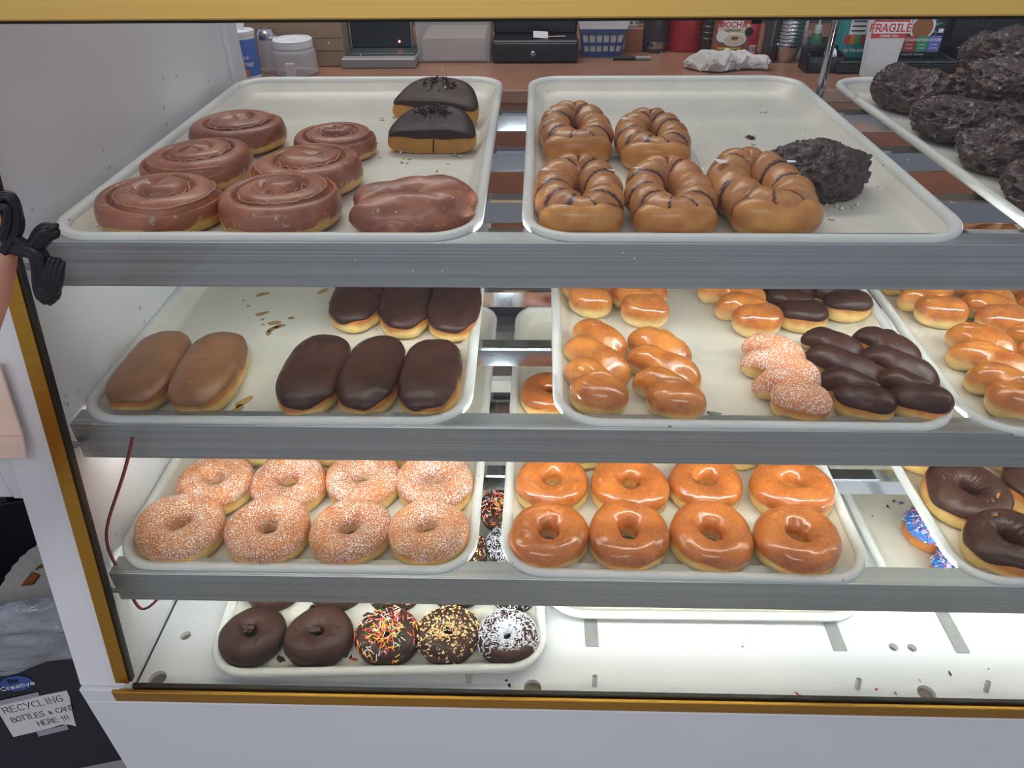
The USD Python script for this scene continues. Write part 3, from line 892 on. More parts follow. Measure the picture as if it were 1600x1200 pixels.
def twist_parts(t, seed, coat, L=.172, A=.0150, r=.0225, turns=1.38):
    rnd = np.random.default_rng(seed)
    ph0 = rnd.uniform(0, .5) + .4
    strands = []
    for k in (0, 1):
        def f(U, V, k=k):
            # U around the strand (periodic), V along it
            s = V
            w = 2 * PI * turns * s + ph0 + k * PI
            y = (s - .5) * (L - 1.9 * r)
            end = np.clip(np.minimum(s, 1 - s) / .09, 0, 1)
            rr = r * np.sqrt(np.clip(1 - (1 - end) ** 2, .0004, 1)) * (1 + .10 * np.sin(w * 2 + 1.3))
            squeeze = .55 + .45 * np.clip(np.minimum(s, 1 - s) / .2, 0, 1)
            cx, cz = A * np.cos(w) * squeeze, .0225 + .0085 * np.sin(w) * squeeze
            B = U * 2 * PI
            px, pz = cx + rr * np.cos(B), cz + rr * np.sin(B) * .92
            py = y + .006 * np.sin(B) * 0
            p = np.stack([px, py, pz], -1)
            nz = meshkit.fbm(p * 45 + seed, 3, seed) - .5
            p = p + np.stack([np.cos(B), 0 * B, np.sin(B)], -1) * (nz * .0035)[..., None]
            p[..., 2] = np.maximum(p[..., 2], .0004 + .0 * nz)
            return p
        strands.append(f)
    h = .05
    for f in strands:
        v, fa = grid(f, 40, 64)
        if coat == 'glaze':
            n = meshkit.fbm(v * 60 + 3, 4, seed)[:, None]
            c = np.array(srgb(202, 126, 52)) + (np.array(srgb(170, 92, 36)) - np.array(srgb(202, 126, 52))) * np.clip((n - .35) * 2.5, 0, 1)
            c = c + (np.array(srgb(238, 202, 128)) - c) * smooth01(-(v[:, 2:3] / h + (n - .5) * .25), -.56, -.28)
            t.part('dough_strand', (v, fa), 'glaze', col=c)
        else:
            t.part('dough_strand', (v, fa), 'dough', col=dough_colour(v, h, np.array(srgb(200, 124, 58)), seed=seed, lo=.08, hi=.45))
            ph = rnd.uniform(0, 6.3, 3)

            def g(U, V, f=f):           # exchange: along = u, around = v
                return f(V, U)
            cover = .34 if coat == 'chocolate' else .36
            cen = np.array([0, 0, .02])
            (sv, sf), (U, V) = shell(g, 70, 26, lambda u: .25 - cover * (.85 + .1 * np.sin(u * 14 + ph[0])), lambda u: .25 + cover * (.85 + .1 * np.sin(u * 11 + ph[1])), .0013, cen, per_u=False, u_lo=.012, u_hi=.988)
            sv, sf = orient_up((sv, sf))
            if coat == 'sugar':
                n = meshkit.fbm(sv * 50, 3, seed)[:, None]
                t.part('sugar_coat', (sv, sf), 'sugar', col=np.array(srgb(216, 136, 80)) + (np.array(srgb(190, 108, 58)) - np.array(srgb(216, 136, 80))) * np.clip((n - .35) * 2, 0, 1))
            else:
                t.part('chocolate_icing', (sv, sf), 'chocolate', smooth=True)
    g = polar_surface(.0335, .0245, .043, 2.0, .66, .9, .7, seed + 5, .10, 26)
    R_, o = rot((0, 0, 1), -27 + 5 * (seed % 3)), np.array([.001, -(L / 2 - .0215), .0004])
    gv, gf = xf(grid(g, 80, 40), R_, o)
    n = meshkit.fbm(gv * 60 + 3, 4, seed)[:, None]
    pale = smooth01(-(gv[:, 2:3] / .043 + (n - .5) * .25), -.62, -.32)
    c = np.array(srgb(206, 128, 58)) + (np.array(srgb(176, 96, 42)) - np.array(srgb(206, 128, 58))) * np.clip((n - .35) * 2.5, 0, 1)
    c = c + (np.array(srgb(238, 204, 132)) - c) * pale
    fold = t.part('folded_end', (gv, gf), 'glaze' if coat == 'glaze' else 'dough', col=c)
    if coat != 'glaze':
        (sv, sf), _ = shell(g, 90, 20, lambda u: .55 + .02 * np.sin(2 * PI * 3 * u), lambda u: 1.0 + 0 * u, .0019, np.array([0, 0, .02]), pole=True)
        sv, sf = xf(orient_up((sv, sf)), R_, o)
        if coat == 'sugar':
            t.part('sugar_coat', (sv, sf), 'sugar', col=np.tile(srgb(202, 122, 68), (len(sv), 1)), parent=fold)
        else:
            t.part('chocolate_icing', (sv, sf), 'chocolate', smooth=True, parent=fold)


G = 'glazed twists on the middle shelf'
S = []
for sd in (71, 72, 73):
    t = Thing('glazed_twist', 'x', 'twist donut')
    twist_parts(t, sd, 'glaze', .182 if sd != 72 else .172)
    S.append(t)
row(S[0], [('glazed twist at the front left of the middle pan', .0800, .766, -2, 1.03), ('glazed twist behind the sugared one, under the shelf bar', .284, .935, 16, 1.0), ('glazed twist foremost at the left rim of the right pan', .560, .760, -3, 1.05),
           ('glazed twist second row, second from the left in the right pan', .628, .940, 2, 1.0)], FM, G, 1)
row(S[1], [('glazed twist second from the left in the front of the middle pan', .1590, .751, 4, 1.04), ('glazed twist partly hidden at the rear left of the middle pan', .083, .985, -3, .98), ('glazed twist foremost at the cut right edge of the frame', .640, .772, -2, 1.0),
           ('glazed twist second row, left rim of the right pan', .5525, .962, 5, 1.0)], FM, G, 1)
row(S[2], [('glazed twist partly hidden, rear second from the left in the middle pan', .152, .963, 2, 1.0), ('glazed twist at the right of the right pan beyond the frame edge', .715, .80, -2, 1.0), ('glazed twist second row at the right pan, cut by the frame edge', .705, .945, 3, 1.0)], FM, G, 1)
G = 'glazed twists at the back of the right middle pan'
row(S[0], [('dark golden glazed twist second from the back of the right pan', .70, 1.15, 86, .95)], FM, G, 1)
row(S[1], [('dark golden glazed twist third from the back of the right pan', .70, 1.085, 88, .95)], FM, G, 1)
row(S[2], [('dark golden glazed twist at the very back of the right pan', .71, 1.215, 92, .95)], FM, G, 1)
t = Thing('sugar_twist', 'x', 'twist donut')
twist_parts(t, 75, 'sugar', .168)
row(t, [('sugar-coated twist in the front row left of the chocolate twists', .3010, .744, 5.6, 1.0)], FM, None, 1)
S = []
for sd in (81, 82):
    t = Thing('chocolate_twist', 'x', 'twist donut')
    twist_parts(t, sd, 'chocolate', .178, .0145, .0215)
    S.append(t)
G = 'chocolate iced twists'
row(S[0], [('chocolate iced twist beside the sugar-coated twist in the front row', .3760, .753, 3, 1.0), ('chocolate iced twist in the rear row, left of two', .353, .950, 12, 1.0)], FM, G, 1)
row(S[1], [('chocolate iced twist at the right end of the front row beside the rim', .4415, .755, 1, 1.0), ('chocolate iced twist in the rear row, right of two, beside the rim', .424, .975, 10, .97)], FM, G, 1)

# ---- top shelf: spiral rolls


def roll_parts(t, seed, turns=2.3, hand=1):
    R, h = .068, .035
    ph = np.random.default_rng(seed).uniform(0, 6.3)

    def spiral(p, A, B):
        rho = np.hypot(p[..., 0], p[..., 1]) / R
        s = rho * turns - hand * A / (2 * PI) + ph / (2 * PI)
        fr = s - np.floor(s)
        up = smooth01(B, .15, .55)
        lip = np.exp(-(fr / .10) ** 2) + np.exp(-((1 - fr) / .10) ** 2)
        z = p[..., 2] + up * (.004 * np.sin(PI * fr) ** .8 * smooth01(rho, .08, .24) + .006 * (1 - rho) - .0060 * lip * smooth01(rho, .10, .26) + .004 * (1 - smooth01(s, .75, 1.15)) * smooth01(-rho, -.5, -.2))
        return np.stack([p[..., 0], p[..., 1], z], -1)
    f = polar_surface(R, R * .93, h, 2.1, .40, .62, .5, seed, .035, 20, 0, spiral)
    v, fa = grid(f, 190, 110)
    n = meshkit.fbm(v * 42 + seed, 4, seed)[:, None]
    a, b = np.array(srgb(172, 106, 76)), np.array(srgb(140, 80, 54))
    c = a + (b - a) * np.clip((n - .35) * 2.5, 0, 1)
    zz = v[:, 2:3] / h + (n - .5) * .35
    side = smooth01(np.hypot(v[:, 0], v[:, 1])[:, None], .050, .058)
    pale = np.array(srgb(216, 170, 92)) + (np.array(srgb(176, 112, 52)) - np.array(srgb(216, 170, 92))) * smooth01(-zz, -.16, -.02)
    bare = v[:, 2] < .44 * h + .30 * h * (n[:, 0] - .5)
    bare &= side[:, 0] > .4
    c = np.where(zz < .42, pale, c)
    t.part('roll_dough', (v, fa), 'glaze_brown', col=c)
    # a raised ridge of glaze along the spiral
    th = np.linspace(.6, turns - .12, 90)
    pts = []
    for q in th:
        aa = hand * (2 * PI * q) * hand
        rho = q / turns
        A = hand * 2 * PI * (rho * turns) % (2 * PI)
        rr = rho * R * .93
        pts.append((rr, A))
    t2 = []
    for rr, A in pts:
        A0 = hand * (A if hand > 0 else A) + hand * ph
        w = (A0 / (2 * PI)) % 1.0
        # find the surface point above (rr, A0)
        vv = np.linspace(.55, .995, 60)
        P = f(np.full(60, w), vv)
        k = np.argmin(np.abs(np.hypot(P[:, 0], P[:, 1]) - rr))
        t2.append(P[k] + [0, 0, -.0002])
    t.part('glaze_ridge', tube(np.array(t2), np.linspace(.0011, .0016, 90), 7), 'glaze_brown', smooth=True, col=np.tile(srgb(170, 116, 88), (len(tube(np.array(t2), .001, 7)[0]), 1)))


G = 'glazed spiral rolls'
S = []
for sd, hd in ((91, 1), (92, 1)):
    t = Thing('spiral_roll', 'x', 'spiral roll')
    roll_parts(t, sd, 2.4 if sd == 91 else 2.7, hd)
    S.append(t)
row(S[0], [('brown glazed spiral roll in the front left corner, beside sugar flakes', -.4125, .772, 200, 1.0), ('brown glazed spiral roll in the middle row at the right', -.2755, .873, 60, 1.02), ('brown glazed spiral roll rearmost at the left of the top shelf', -.4135, 1.033, 330, .99)], FT, G, 4)
row(S[1], [('brown glazed spiral roll second from the left in the front row of the top shelf', -.2785, .770, 100, 1.04), ('brown glazed spiral roll in the middle row at the left', -.4175, .896, 250, 1.02), ('small brown glazed spiral roll rearmost beside the open pan floor', -.2685, .999, 20, .82)], FT, G, 4)

# crinkled glazed pastry


def crinkle(p, A, B):
    w = (np.abs(np.sin(p[..., 1] * 62 - p[..., 0] * 34 + 1.6 * np.sin(p[..., 0] * 30))) ** .5 - .6) * .011 + np.sin(p[..., 0] * 60 + 2 * np.cos(p[..., 1] * 40)) * .002 + .05 * p[..., 0]
    p = p.copy()
    p[..., 2] += w * smooth01(p[..., 2], .015, .035)
    p[..., 0] += .004 * np.sin(p[..., 1] * 120) * smooth01(p[..., 2], .005, .02)
    return p


f = polar_surface(.067, .050, .041, 2.6, .5, .7, .5, 97, .16, 26, .0, crinkle)
t = Thing('crinkled_fritter', 'lumpy brown glazed fritter alone at the front right of the top left pan', 'fritter', (-.1280, .760, FT), (0, 0, 8))
v, fa = grid(f, 150, 80)
n = meshkit.fbm(v * 48, 4, 5)[:, None]
t.part('fritter_dough', (v, fa), 'glaze_brown', col=np.array(srgb(178, 112, 82)) + (np.array(srgb(134, 76, 54)) - np.array(srgb(178, 112, 82))) * np.clip((n - .33) * 2.4, 0, 1))

# half-moon pockets with chocolate
S = []


def half_moon(t, seed):
    def shape(p, A, B):
        q = p.copy()
        k = smooth01(q[..., 1], -.026, .03)
        q[..., 2] = q[..., 2] * (.70 + .42 * k)
        q[..., 0] = q[..., 0] * (1.0 - .22 * k)
        q[..., 1] = np.maximum(q[..., 1], -.026 + .0015 * np.sin(q[..., 0] * 90))
        return q
    f = polar_surface(.070, .044, .050, 2.5, .5, .8, .55, seed, .05, 24, 0, shape)
    v, fa = grid(f, 130, 60)
    t.part('dough_pocket', (v, fa), 'dough', col=dough_colour(v, .048, np.array(srgb(176, 108, 48)), np.array(srgb(208, 150, 72)), seed, .05, .5))
    (sv, sf), _ = shell(f, 130, 26, lambda u: .575 + .045 * np.sin(2 * PI * u) * 0 + .03 * np.sin(2 * PI * 2 * u + 1) + .012 * np.sin(2 * PI * 7 * u), lambda u: 1 + 0 * u, .0014, np.array([0, 0, .02]), pole=True)
    skin = t.part('chocolate_icing', orient_up((sv, sf)), 'chocolate_matte', smooth=True)
    rnd = np.random.default_rng(seed)
    ms = []
    for k in range(70):
        u, vv = rnd.uniform(0, 1), rnd.uniform(.86, .99)
        c = f(np.array([u]), np.array([vv]))[0] * [.7, .5, 1] + [0, .004, .0022 + .003 * rnd.random()]
        a = rnd.normal(size=3) * [1, 1, .5]
        a /= np.linalg.norm(a)
        ms.append(tube([c - a * .003, c + a * .003], .0010, 6))
    t.part('chocolate_sprinkles', cat_(*ms), 'chocolate_matte', smooth=50, kind='stuff', parent=skin)
    t.part('front_crease', tube(spline([(.002, -.0262, .003), (.003, -.0268, .012), (.004, -.0264, .021)], 10), .0009, 6), 'chocolate_matte', smooth=True)


for sd in (101, 102):
    t = Thing('half_moon_pastry', 'x', 'pastry')
    half_moon(t, sd)
    S.append(t)
row(S[0], [('chocolate topped half-moon pastry in front of its twin near the right rim', -.1375, 1.025, -3, .93)], FT, 'chocolate topped half-moon pastries', 1)
row(S[1], [('chocolate topped half-moon pastry at the back right corner of the top left pan', -.1465, 1.160, -14, 1.02)], FT, 'chocolate topped half-moon pastries', 1)

# ---- twisted wreaths


def wreath_parts(t, seed):
    rnd = np.random.default_rng(seed)
    ph = rnd.uniform(0, 6.3)

    def f(U, V):
        # U along the loop from the front round and back, V around the rope (periodic)
        A = U * 2 * PI - PI / 2
        cx, cy = .0285 * np.cos(A), .058 * np.sin(A)
        tx, ty = -.0285 * np.sin(A), .058 * np.cos(A)
        L = np.hypot(tx, ty)
        ox, oy = ty / L, -tx / L
        B = V * 2 * PI
        d = np.abs(((U + .5) % 1) - .5)                     # 0 at the front
        rib = np.abs(np.sin(11 * PI * U + B / 2 + ph)) ** .6
        front = smooth01(-d, -.13, -.06)
        r = (.0205 + .0015 * np.sin(A * 2) ** 2) * (1 + (.26 * rib - .15) * (1 - front) + .04 * front)
        nz = meshkit.fbm(np.stack([cx * 60, cy * 60, B * .6 + seed], -1), 3, seed) - .5
        r = r * (1 + .18 * nz)
        z = .0235 + r * np.sin(B) * .95 + .006 * smooth01(d, .25, .5)
        return np.stack([cx + ox * r * np.cos(B), cy + oy * r * np.cos(B), np.maximum(z, .0003)], -1)
    nu, nv = 200, 40
    v, fa = grid(f, nu, nv, True)
    U, V = np.meshgrid(np.arange(nu) / nu, np.arange(nv) / nv, indexing='ij')
    U, V = U.ravel(), V.ravel()
    n = meshkit.fbm(v * 55 + seed, 4, seed)[:, None]
    c = np.array(srgb(206, 142, 80)) + (np.array(srgb(172, 106, 60)) - np.array(srgb(206, 142, 80))) * np.clip((n - .35) * 2.4, 0, 1)
    rib = np.abs(np.sin(11 * PI * U + V * PI + ph))
    cin = (rib < .34) & (meshkit.fbm(np.stack([np.floor(11 * U + V + ph / PI) * 1.7, U * 2, U * 0 + seed], -1), 2, seed) > .47)
    c = np.where(cin[:, None], np.array(srgb(78, 40, 30)), c)
    zz = v[:, 2] / .047
    c = c + (np.array(srgb(224, 172, 92)) - c) * smooth01(-(zz + (n[:, 0] - .5) * .2), -.32, -.12)[:, None]
    t.part('twisted_rope', (v, fa), 'glaze_twist', col=c)
    # the smooth overlapping end across the front
    g = polar_surface(.0450, .0230, .0400, 2.0, .66, .85, .7, seed + 3, .06, 26)
    gv, gf = grid(g, 90, 40)
    n = meshkit.fbm(gv * 50, 3, seed)[:, None]
    cc = np.array(srgb(216, 150, 74)) + (np.array(srgb(184, 112, 52)) - np.array(srgb(216, 150, 74))) * np.clip((n - .35) * 2.4, 0, 1)
    zz = gv[:, 2:3] / .0400
    cc = cc + (np.array(srgb(232, 186, 104)) - cc) * smooth01(-(zz + (n - .5) * .2), -.36, -.14)
    band = np.exp(-((gv[:, 1:2] - .0050 + (n - .5) * .016) / .0034) ** 2) * (gv[:, 2:3] > .018) * (n > .34)
    cc = cc + (np.array(srgb(84, 42, 34)) - cc) * np.clip(band * 1.3, 0, 1)
    t.part('smooth_end', (gv + [0, -.0575, .0005], gf), 'glaze_twist', col=cc)
    for k in range(2):
        x, y = rnd.uniform(-.03, .03), rnd.uniform(.0, .05)
        t.part('sugar_flake', hull(rnd.normal(size=(8, 3)) * [.0032, .0026, .0007] + [.036 * (1 if k else -1), .012 + .02 * rnd.random(), .0475]), 'sugar_flake')


G = 'twisted wreath pastries'
S = []
for sd in (111, 112, 113):
    t = Thing('twisted_wreath', 'x', 'twisted pastry')
    wreath_parts(t, sd)
    S.append(t)
row(S[0], [('twisted wreath pastry with cinnamon lines at the front left of its pan', .0500, .793, 0, 1.0), ('twisted wreath pastry in the rear row, right of two', .1565, .990, -2, .98)], FT, G, 2)
row(S[1], [('twisted wreath pastry with cinnamon lines in the middle of the front row', .1505, .790, -2, .98), ('twisted wreath pastry in the rear row at the left rim', .0560, 1.018, 0, 1.0)], FT, G, 2)
row(S[2], [('large twisted wreath pastry at the front beside the dark fritter', .2510, .799, 4, 1.08)], FT, G, 2)

# ---- dark fritters


def fritter(seed, a, b, h):
    f = polar_surface(a, b, h * 1.08, 2.0, .72, 1.0, .7, seed, .30, 30, .0080)
    return grid(f, 150, 80)


t = Thing('chocolate_fritter', 'rough dark chocolate fritter lying alone at the right of the wreaths', 'fritter', (.3385, .868, FT), (0, 0, 30))
t.part('fritter_body', fritter(121, .054, .051, .046), 'fritter', smooth=True)
S = []
for sd, a, b, h in ((122, .056, .052, .048), (123, .053, .057, .046)):
    t = Thing('dark_fritter', 'x', 'fritter')
    t.part('fritter_body', fritter(sd, a, b, h), 'fritter_glazed', smooth=True)
    S.append(t)
G = 'heap of dark glazed fritters'
row(S[0], [('dark glazed fritter at the back left corner of the heap', .592, 1.222, 10, 1.0), ('dark glazed fritter third from the back along the left rim', .594, .944, 140, .93), ('dark glazed fritter in the second column, back', .695, 1.212, 250, 1.0), ('dark glazed fritter in the second column, third from the back', .693, .930, 60, .98)], FT, G, 4)
row(S[1], [('dark glazed fritter second from the back along the left rim', .590, 1.074, 50, .95), ('dark glazed fritter foremost along the left rim, at the frame edge', .594, .822, 200, .93), ('dark glazed fritter in the second column, second from the back', .693, 1.070, 310, .98)], FT, G, 4)
row(S[0], [('dark glazed fritter topmost of the heap at the back', .742, 1.262, 100, 1.12)], FT + .040, G, 4)
row(S[1], [('dark glazed fritter resting on top of the heap at the frame edge', .690, 1.130, 20, 1.02)], FT + .034, G, 4)

# ---- drips, flakes and crumbs
rnd = np.random.default_rng(5)


def blot(x, y, r, z, n=9, st=1.0, ang=0.0):
    a = np.arange(n) * 2 * PI / n
    rr = r * rnd.uniform(.55, 1.2, n)
    p = np.stack([rr * np.cos(a) * st, rr * np.sin(a)], 1)
    c, s = math.cos(ang), math.sin(ang)
    p = p @ np.array([[c, s], [-s, c]])
    return cat_(extrude(p + [x, y], .0005), (np.zeros((0, 3)), np.zeros((0, 3), int)))[0] + [0, 0, z], extrude(p, .0005)[1]


drips = [(-.363, .8726, .006, 2.2, .9), (-.39, .9165, .005, 1.8, .5), (-.4175, .9386, .003, 1, 0), (-.351, .690, .008, 1.2, 1.2), (-.349, .705, .007, 2.0, 1.1), (-.355, .678, .004, 1, 0), (-.3174, .9845, .006, 1.8, .8), (-.4072, .9736, .006, 1.9, .6),
         (-.3635, .8899, .005, 2, .2), (-.365, .8641, .005, 1.5, 1.9), (-.355, .880, .005, 2, .5), (-.385, .90, .003, 1, 0), (-.300, .95, .003, 1.3, .4), (-.43, .955, .0025, 1, 0), (-.38, .885, .0025, 1.4, 0), (-.345, .905, .003, 2, .3), (-.30, .70, .003, 1, 0)]
single('syrup_drip', 'dried amber syrup drips on the white pan between the maple and chocolate bars', 'drips', cat_(*[blot(x, y, r, FM + .0002, 9, st, an) for x, y, r, st, an in drips]), 'syrup', kind='stuff')
fl_ = []
for x, y, r in ((-.487, .745, .010), (-.479, .756, .008), (-.493, .757, .006), (-.470, .7445, .006), (-.486, .770, .004)):
    fl_.append(hull(rnd.normal(size=(9, 3)) * [r * .6, r * .45, .0009] + [x, y, FT + .002]))
single('sugar_flakes', 'flaked white sugar glaze in the front left corner of the spiral roll pan', 'sugar flakes', cat_(*fl_), 'sugar_flake', kind='stuff')


def crumbs(name, label, pts, cols, size, seed):
    r = np.random.default_rng(seed)
    ms, cs = [], []
    for k, (x, y, z) in enumerate(pts):
        s = size * r.uniform(.6, 1.4)
        m = hull(r.normal(size=(8, 3)) * [s * .6, s * .6, s * .35] + [x, y, z + s * .3])
        ms.append(m)
        cs.append(np.tile(srgb(*cols[k % len(cols)]), (len(m[0]), 1)))
    single(name, label, 'crumbs', cat_(*ms), 'crumb', smooth=False, col=np.vstack(cs), kind='stuff')


crumbs('sprinkle_crumb', 'small clump of coloured sprinkles on the open floor of the wreath pan', [(.310 + rnd.normal() * .004, 1.069 + rnd.normal() * .004, FT) for _ in range(12)], [(200, 70, 40), (40, 40, 50), (230, 160, 50), (60, 20, 20)], .004, 1)
crumbs('sugar_crumb', 'pale sugar crumbs scattered on the right half of the wreath pan', [(rnd.uniform(.2, .42), rnd.uniform(.74, 1.2), FT) for _ in range(26)] + [(.355 + rnd.normal() * .012, .815 + rnd.normal() * .006, FT) for _ in range(12)], [(236, 232, 220), (226, 214, 190)], .0032, 2)
crumbs('glaze_crumb', 'pale glaze crumbs around the half-moon pastries', [(rnd.uniform(-.24, -.10), rnd.uniform(.93, 1.27), FT) for _ in range(34)], [(232, 228, 214), (206, 190, 150)], .0040, 3)
crumbs('deck_crumb', 'chocolate crumbs and coloured sprinkles on the white case floor', [(-.0255, .5607, .305), (-.030, .568, .305), (.3492, .5565, .305), (.3526, .5539, .305), (.478, .559, .305), (.2943, .6253, .305), (.6163, .5983, .305), (.5748, .5639, .305), (.5595, .5905, .305),
       (.517, .5793, .305), (.4539, .565, .305)], [(60, 34, 24), (70, 50, 40), (220, 60, 50), (226, 90, 60), (130, 120, 100), (170, 90, 60), (20, 110, 90), (40, 110, 190), (70, 60, 60), (236, 140, 160), (200, 50, 50)], .0023, 4)
crumbs('icing_shard', 'broken dark icing shards beside the plain chocolate donuts', [(-.3389, .5905, FB), (-.334, .594, FB), (-.2445, .594, FB), (-.238, .596, FB), (-.250, .597, FB), (-.32, .675, FB), (-.235, .665, FB), (-.10, .59, FB)], [(30, 18, 16), (40, 24, 20), (60, 30, 26), (200, 80, 60)], .0058, 5)
crumbs('loose_sprinkle', 'few loose coloured sprinkles on the empty part of the blue sprinkle pan', [(.591, .8957, PAN['b3']), (.6067, .9064, PAN['b3']), (.6193, .9036, PAN['b3']), (.6366, .8891, PAN['b3']), (.5607, .8732, PAN['b3']), (.5466, .8573, PAN['b3']), (.5982, .8553, PAN['b3'])],
       [(40, 90, 60), (50, 80, 60), (70, 110, 150), (40, 100, 180), (230, 140, 140), (236, 232, 220), (240, 238, 230)], .0036, 6)
crumbs('glaze_flake', 'grey and white glaze flakes on the bare strip of the twist pan', [(.213, .686, FM), (.206, .682, FM), (.219, .690, FM), (.200, .679, FM)], [(120, 120, 118), (150, 150, 148)], .0045, 9)

# ------------------------------------------------------------------ the counter behind the case
CT = .695
FR = np.array([[1, 0, 0], [0, 0, -1], [0, 1, 0]], float)        # lettering plane turned to face the viewer


def words(text, h, x, y, z, bold=False, centre=True, depth=.0006, tilt=0.0):
    m = meshkit.text_mesh(text, h, depth, bold)
    v, f = vf(m)
    if centre:
        v[:, 0] -= (v[:, 0].min() + v[:, 0].max()) / 2
    return xf(xf((v, f), rot((0, 0, 1), tilt)), FR, (x, y, z))


def disc(rx, rz, x, y, z, th=.0008, n=36):
    a = np.arange(n) * 2 * PI / n
    return xf(extrude(np.stack([rx * np.cos(a), rz * np.sin(a)], 1), th), FR, (x, y, z))


ct = Thing('service_counter', 'brown wood-topped service counter behind the display case', 'counter', (0, 2.4, 0))
ct.wpart('counter_top', box(-3, 3, 2.03, 2.95, CT - .035, CT, .003), 'counter_wood')
for k in range(-5, 6):
    ct.wpart('front_panel', box(k * .5 - .248, k * .5 + .248, 2.05, 2.07, .072, CT - .036, .002), 'counter_front')
ct.wpart('carcass', box(-2.9, 2.9, 2.071, 2.94, .0, CT - .036, .002), 'deep_brown')
for k in range(-4, 5):
    ct.wpart('toe_board', box(k * .62 - .27, k * .62 + .347, 2.045, 2.0705, .001, .070, .001), 'toe_grey')
ct.wpart('toe_screw', cyl(.006, .004, 12, .001, (-.105, 2.043, .045)), 'gasket')


UNDER = {'emblem': 'blue_label', 'small_word': 'blue_label', 'lettering': 'blue_label', 'picture': 'blue_label', 'title': 'title_plate', 'code_bar': 'code_panel', 'band_words': 'yellow_band', 'indicator': 'screen', 'tea_picture': 'cup',
         'card_lines': 'side_card', 'brand_word': 'colour_panel', 'panel_line': 'colour_panel', 'sticker_field': 'sticker', 'sticker_title': 'sticker', 'sticker_line': 'sticker', 'sticker_foot': 'sticker', 'check_mark': 'card', 'lock': 'tray_front', 'panel_lines': 'white_panel', 'top_words': 'red_field'}


def back(name, label, cat, x, y, parts, group=None):
    t = Thing(name, label, cat, (x, y, CT))
    made = {}
    for nm, mesh, m, *k in parts:
        made[nm] = t.wpart(nm, mesh, m, parent=made.get(UNDER.get(nm)), **(k[0] if k else {}))
    return t


c0 = (-.80, 2.165, CT)
back('creamer_canister', 'blue and white creamer canister with its flip lid standing open', 'canister', *c0[:2], [
    ('body', lathe([(.001, 0), (.035, 0), (.0362, .004), (.0362, .118), (.034, .122), (.001, .122)], 40, c0), 'white_plastic'),
    ('blue_label', lathe([(.0364, .012), (.0367, .013), (.0367, .104), (.0364, .105)], 40, c0), 'creamer_blue'),
    ('lid_rim', lathe([(.0364, .116), (.0380, .117), (.0380, .124), (.033, .126), (.001, .125)], 40, c0), 'white_plastic'),
    ('flip_lid', xf(xf(cyl(.0165, .003, 28, .001), rot((1, 0, 0), 78)), None, (-.803, 2.172, CT + .139)), 'white_plastic'),
    ('emblem', disc(.0115, .0075, -.808, 2.1277, CT + .082, .002), 'navy'),
    ('emblem_word', words('tops', .0055, -.808, 2.1274, CT + .0795, True), 'white_print'),
    ('small_word', words('VANILLA', .0085, -.800, 2.1278, CT + .058, True), 'white_print'),
    ('lettering', words('creamer', .012, -.797, 2.1278, CT + .040, True), 'white_print'),
    ('picture', disc(.014, .010, -.795, 2.1282, CT + .022, .002), 'orange')])
c0 = (-.752, 2.235, CT)
back('sugar_shaker', 'glass shaker with domed metal lid behind the creamer canister', 'shaker', *c0[:2], [
    ('glass_body', lathe([(.001, 0), (.026, 0), (.0285, .004), (.0285, .085), (.025, .092), (.001, .092)], 32, c0), 'clear_jar'),
    ('metal_lid', lathe([(.0275, .090), (.0285, .092), (.0285, .104), (.023, .116), (.010, .122), (.001, .123)], 32, c0), 'steel')])
c0 = (-.675, 2.215, CT)
back('plastic_jar', 'empty clear plastic jar with wide white screw lid and moulded grip', 'jar', *c0[:2], [
    ('jar_body', lathe([(.001, 0), (.054, 0), (.059, .006), (.059, .058), (.055, .068), (.050, .074), (.001, .074)], 40, c0), 'clear_jar'),
    ('grip_panel', box(-.690, -.662, 2.153, 2.160, CT + .004, CT + .042, .003), 'clear_jar'),
    ('screw_lid', lathe([(.052, .072), (.0545, .073), (.0545, .092), (.052, .094), (.043, .094), (.042, .0905), (.001, .0905)], 40, c0), 'white_plastic')])
back('cardboard_box', 'plain tan cardboard box standing behind the jar and the shaker', 'box', -.69, 2.42, [
    ('box_body', box(-.84, -.555, 2.30, 2.58, CT, CT + .36, .003), 'cardboard'), ('flap_line', box(-.84, -.555, 2.2992, 2.3002, CT + .043, CT + .0445, .0002), 'seam'), ('flap_line', box(-.70, -.555, 2.2992, 2.3002, CT + .078, CT + .079, .0002), 'seam')])
back('card_terminal', 'dark screen on a pale grey base with a red indicator light', 'terminal', -.455, 2.36, [
    ('base', box(-.562, -.345, 2.272, 2.44, CT, CT + .028, .004), 'grey_plastic'), ('base_lip', box(-.556, -.350, 2.31, 2.43, CT + .028, CT + .034, .002), 'line_grey'),
    ('screen', box(-.550, -.366, 2.385, 2.405, CT + .034, CT + .30, .004), 'screen_dark'), ('screen_edge', box(-.553, -.5475, 2.383, 2.407, CT + .034, CT + .30, .002), 'grey_plastic'),
    ('screen_edge', box(-.3685, -.363, 2.383, 2.407, CT + .034, CT + .30, .002), 'grey_plastic'), ('indicator', disc(.0035, .0035, -.404, 2.3850, CT + .052, .0015, 16), 'led')])
back('dark_cabinet', 'dark appliance side between the cardboard box and the screen', 'appliance', -.57, 2.5, [('cabinet_body', box(-.552, -.44, 2.46, 2.7, CT, CT + .4, .004), 'black_plastic'), ('cabinet_foot', box(-.54, -.46, 2.45, 2.46, CT, CT + .02, .002), 'line_grey')])
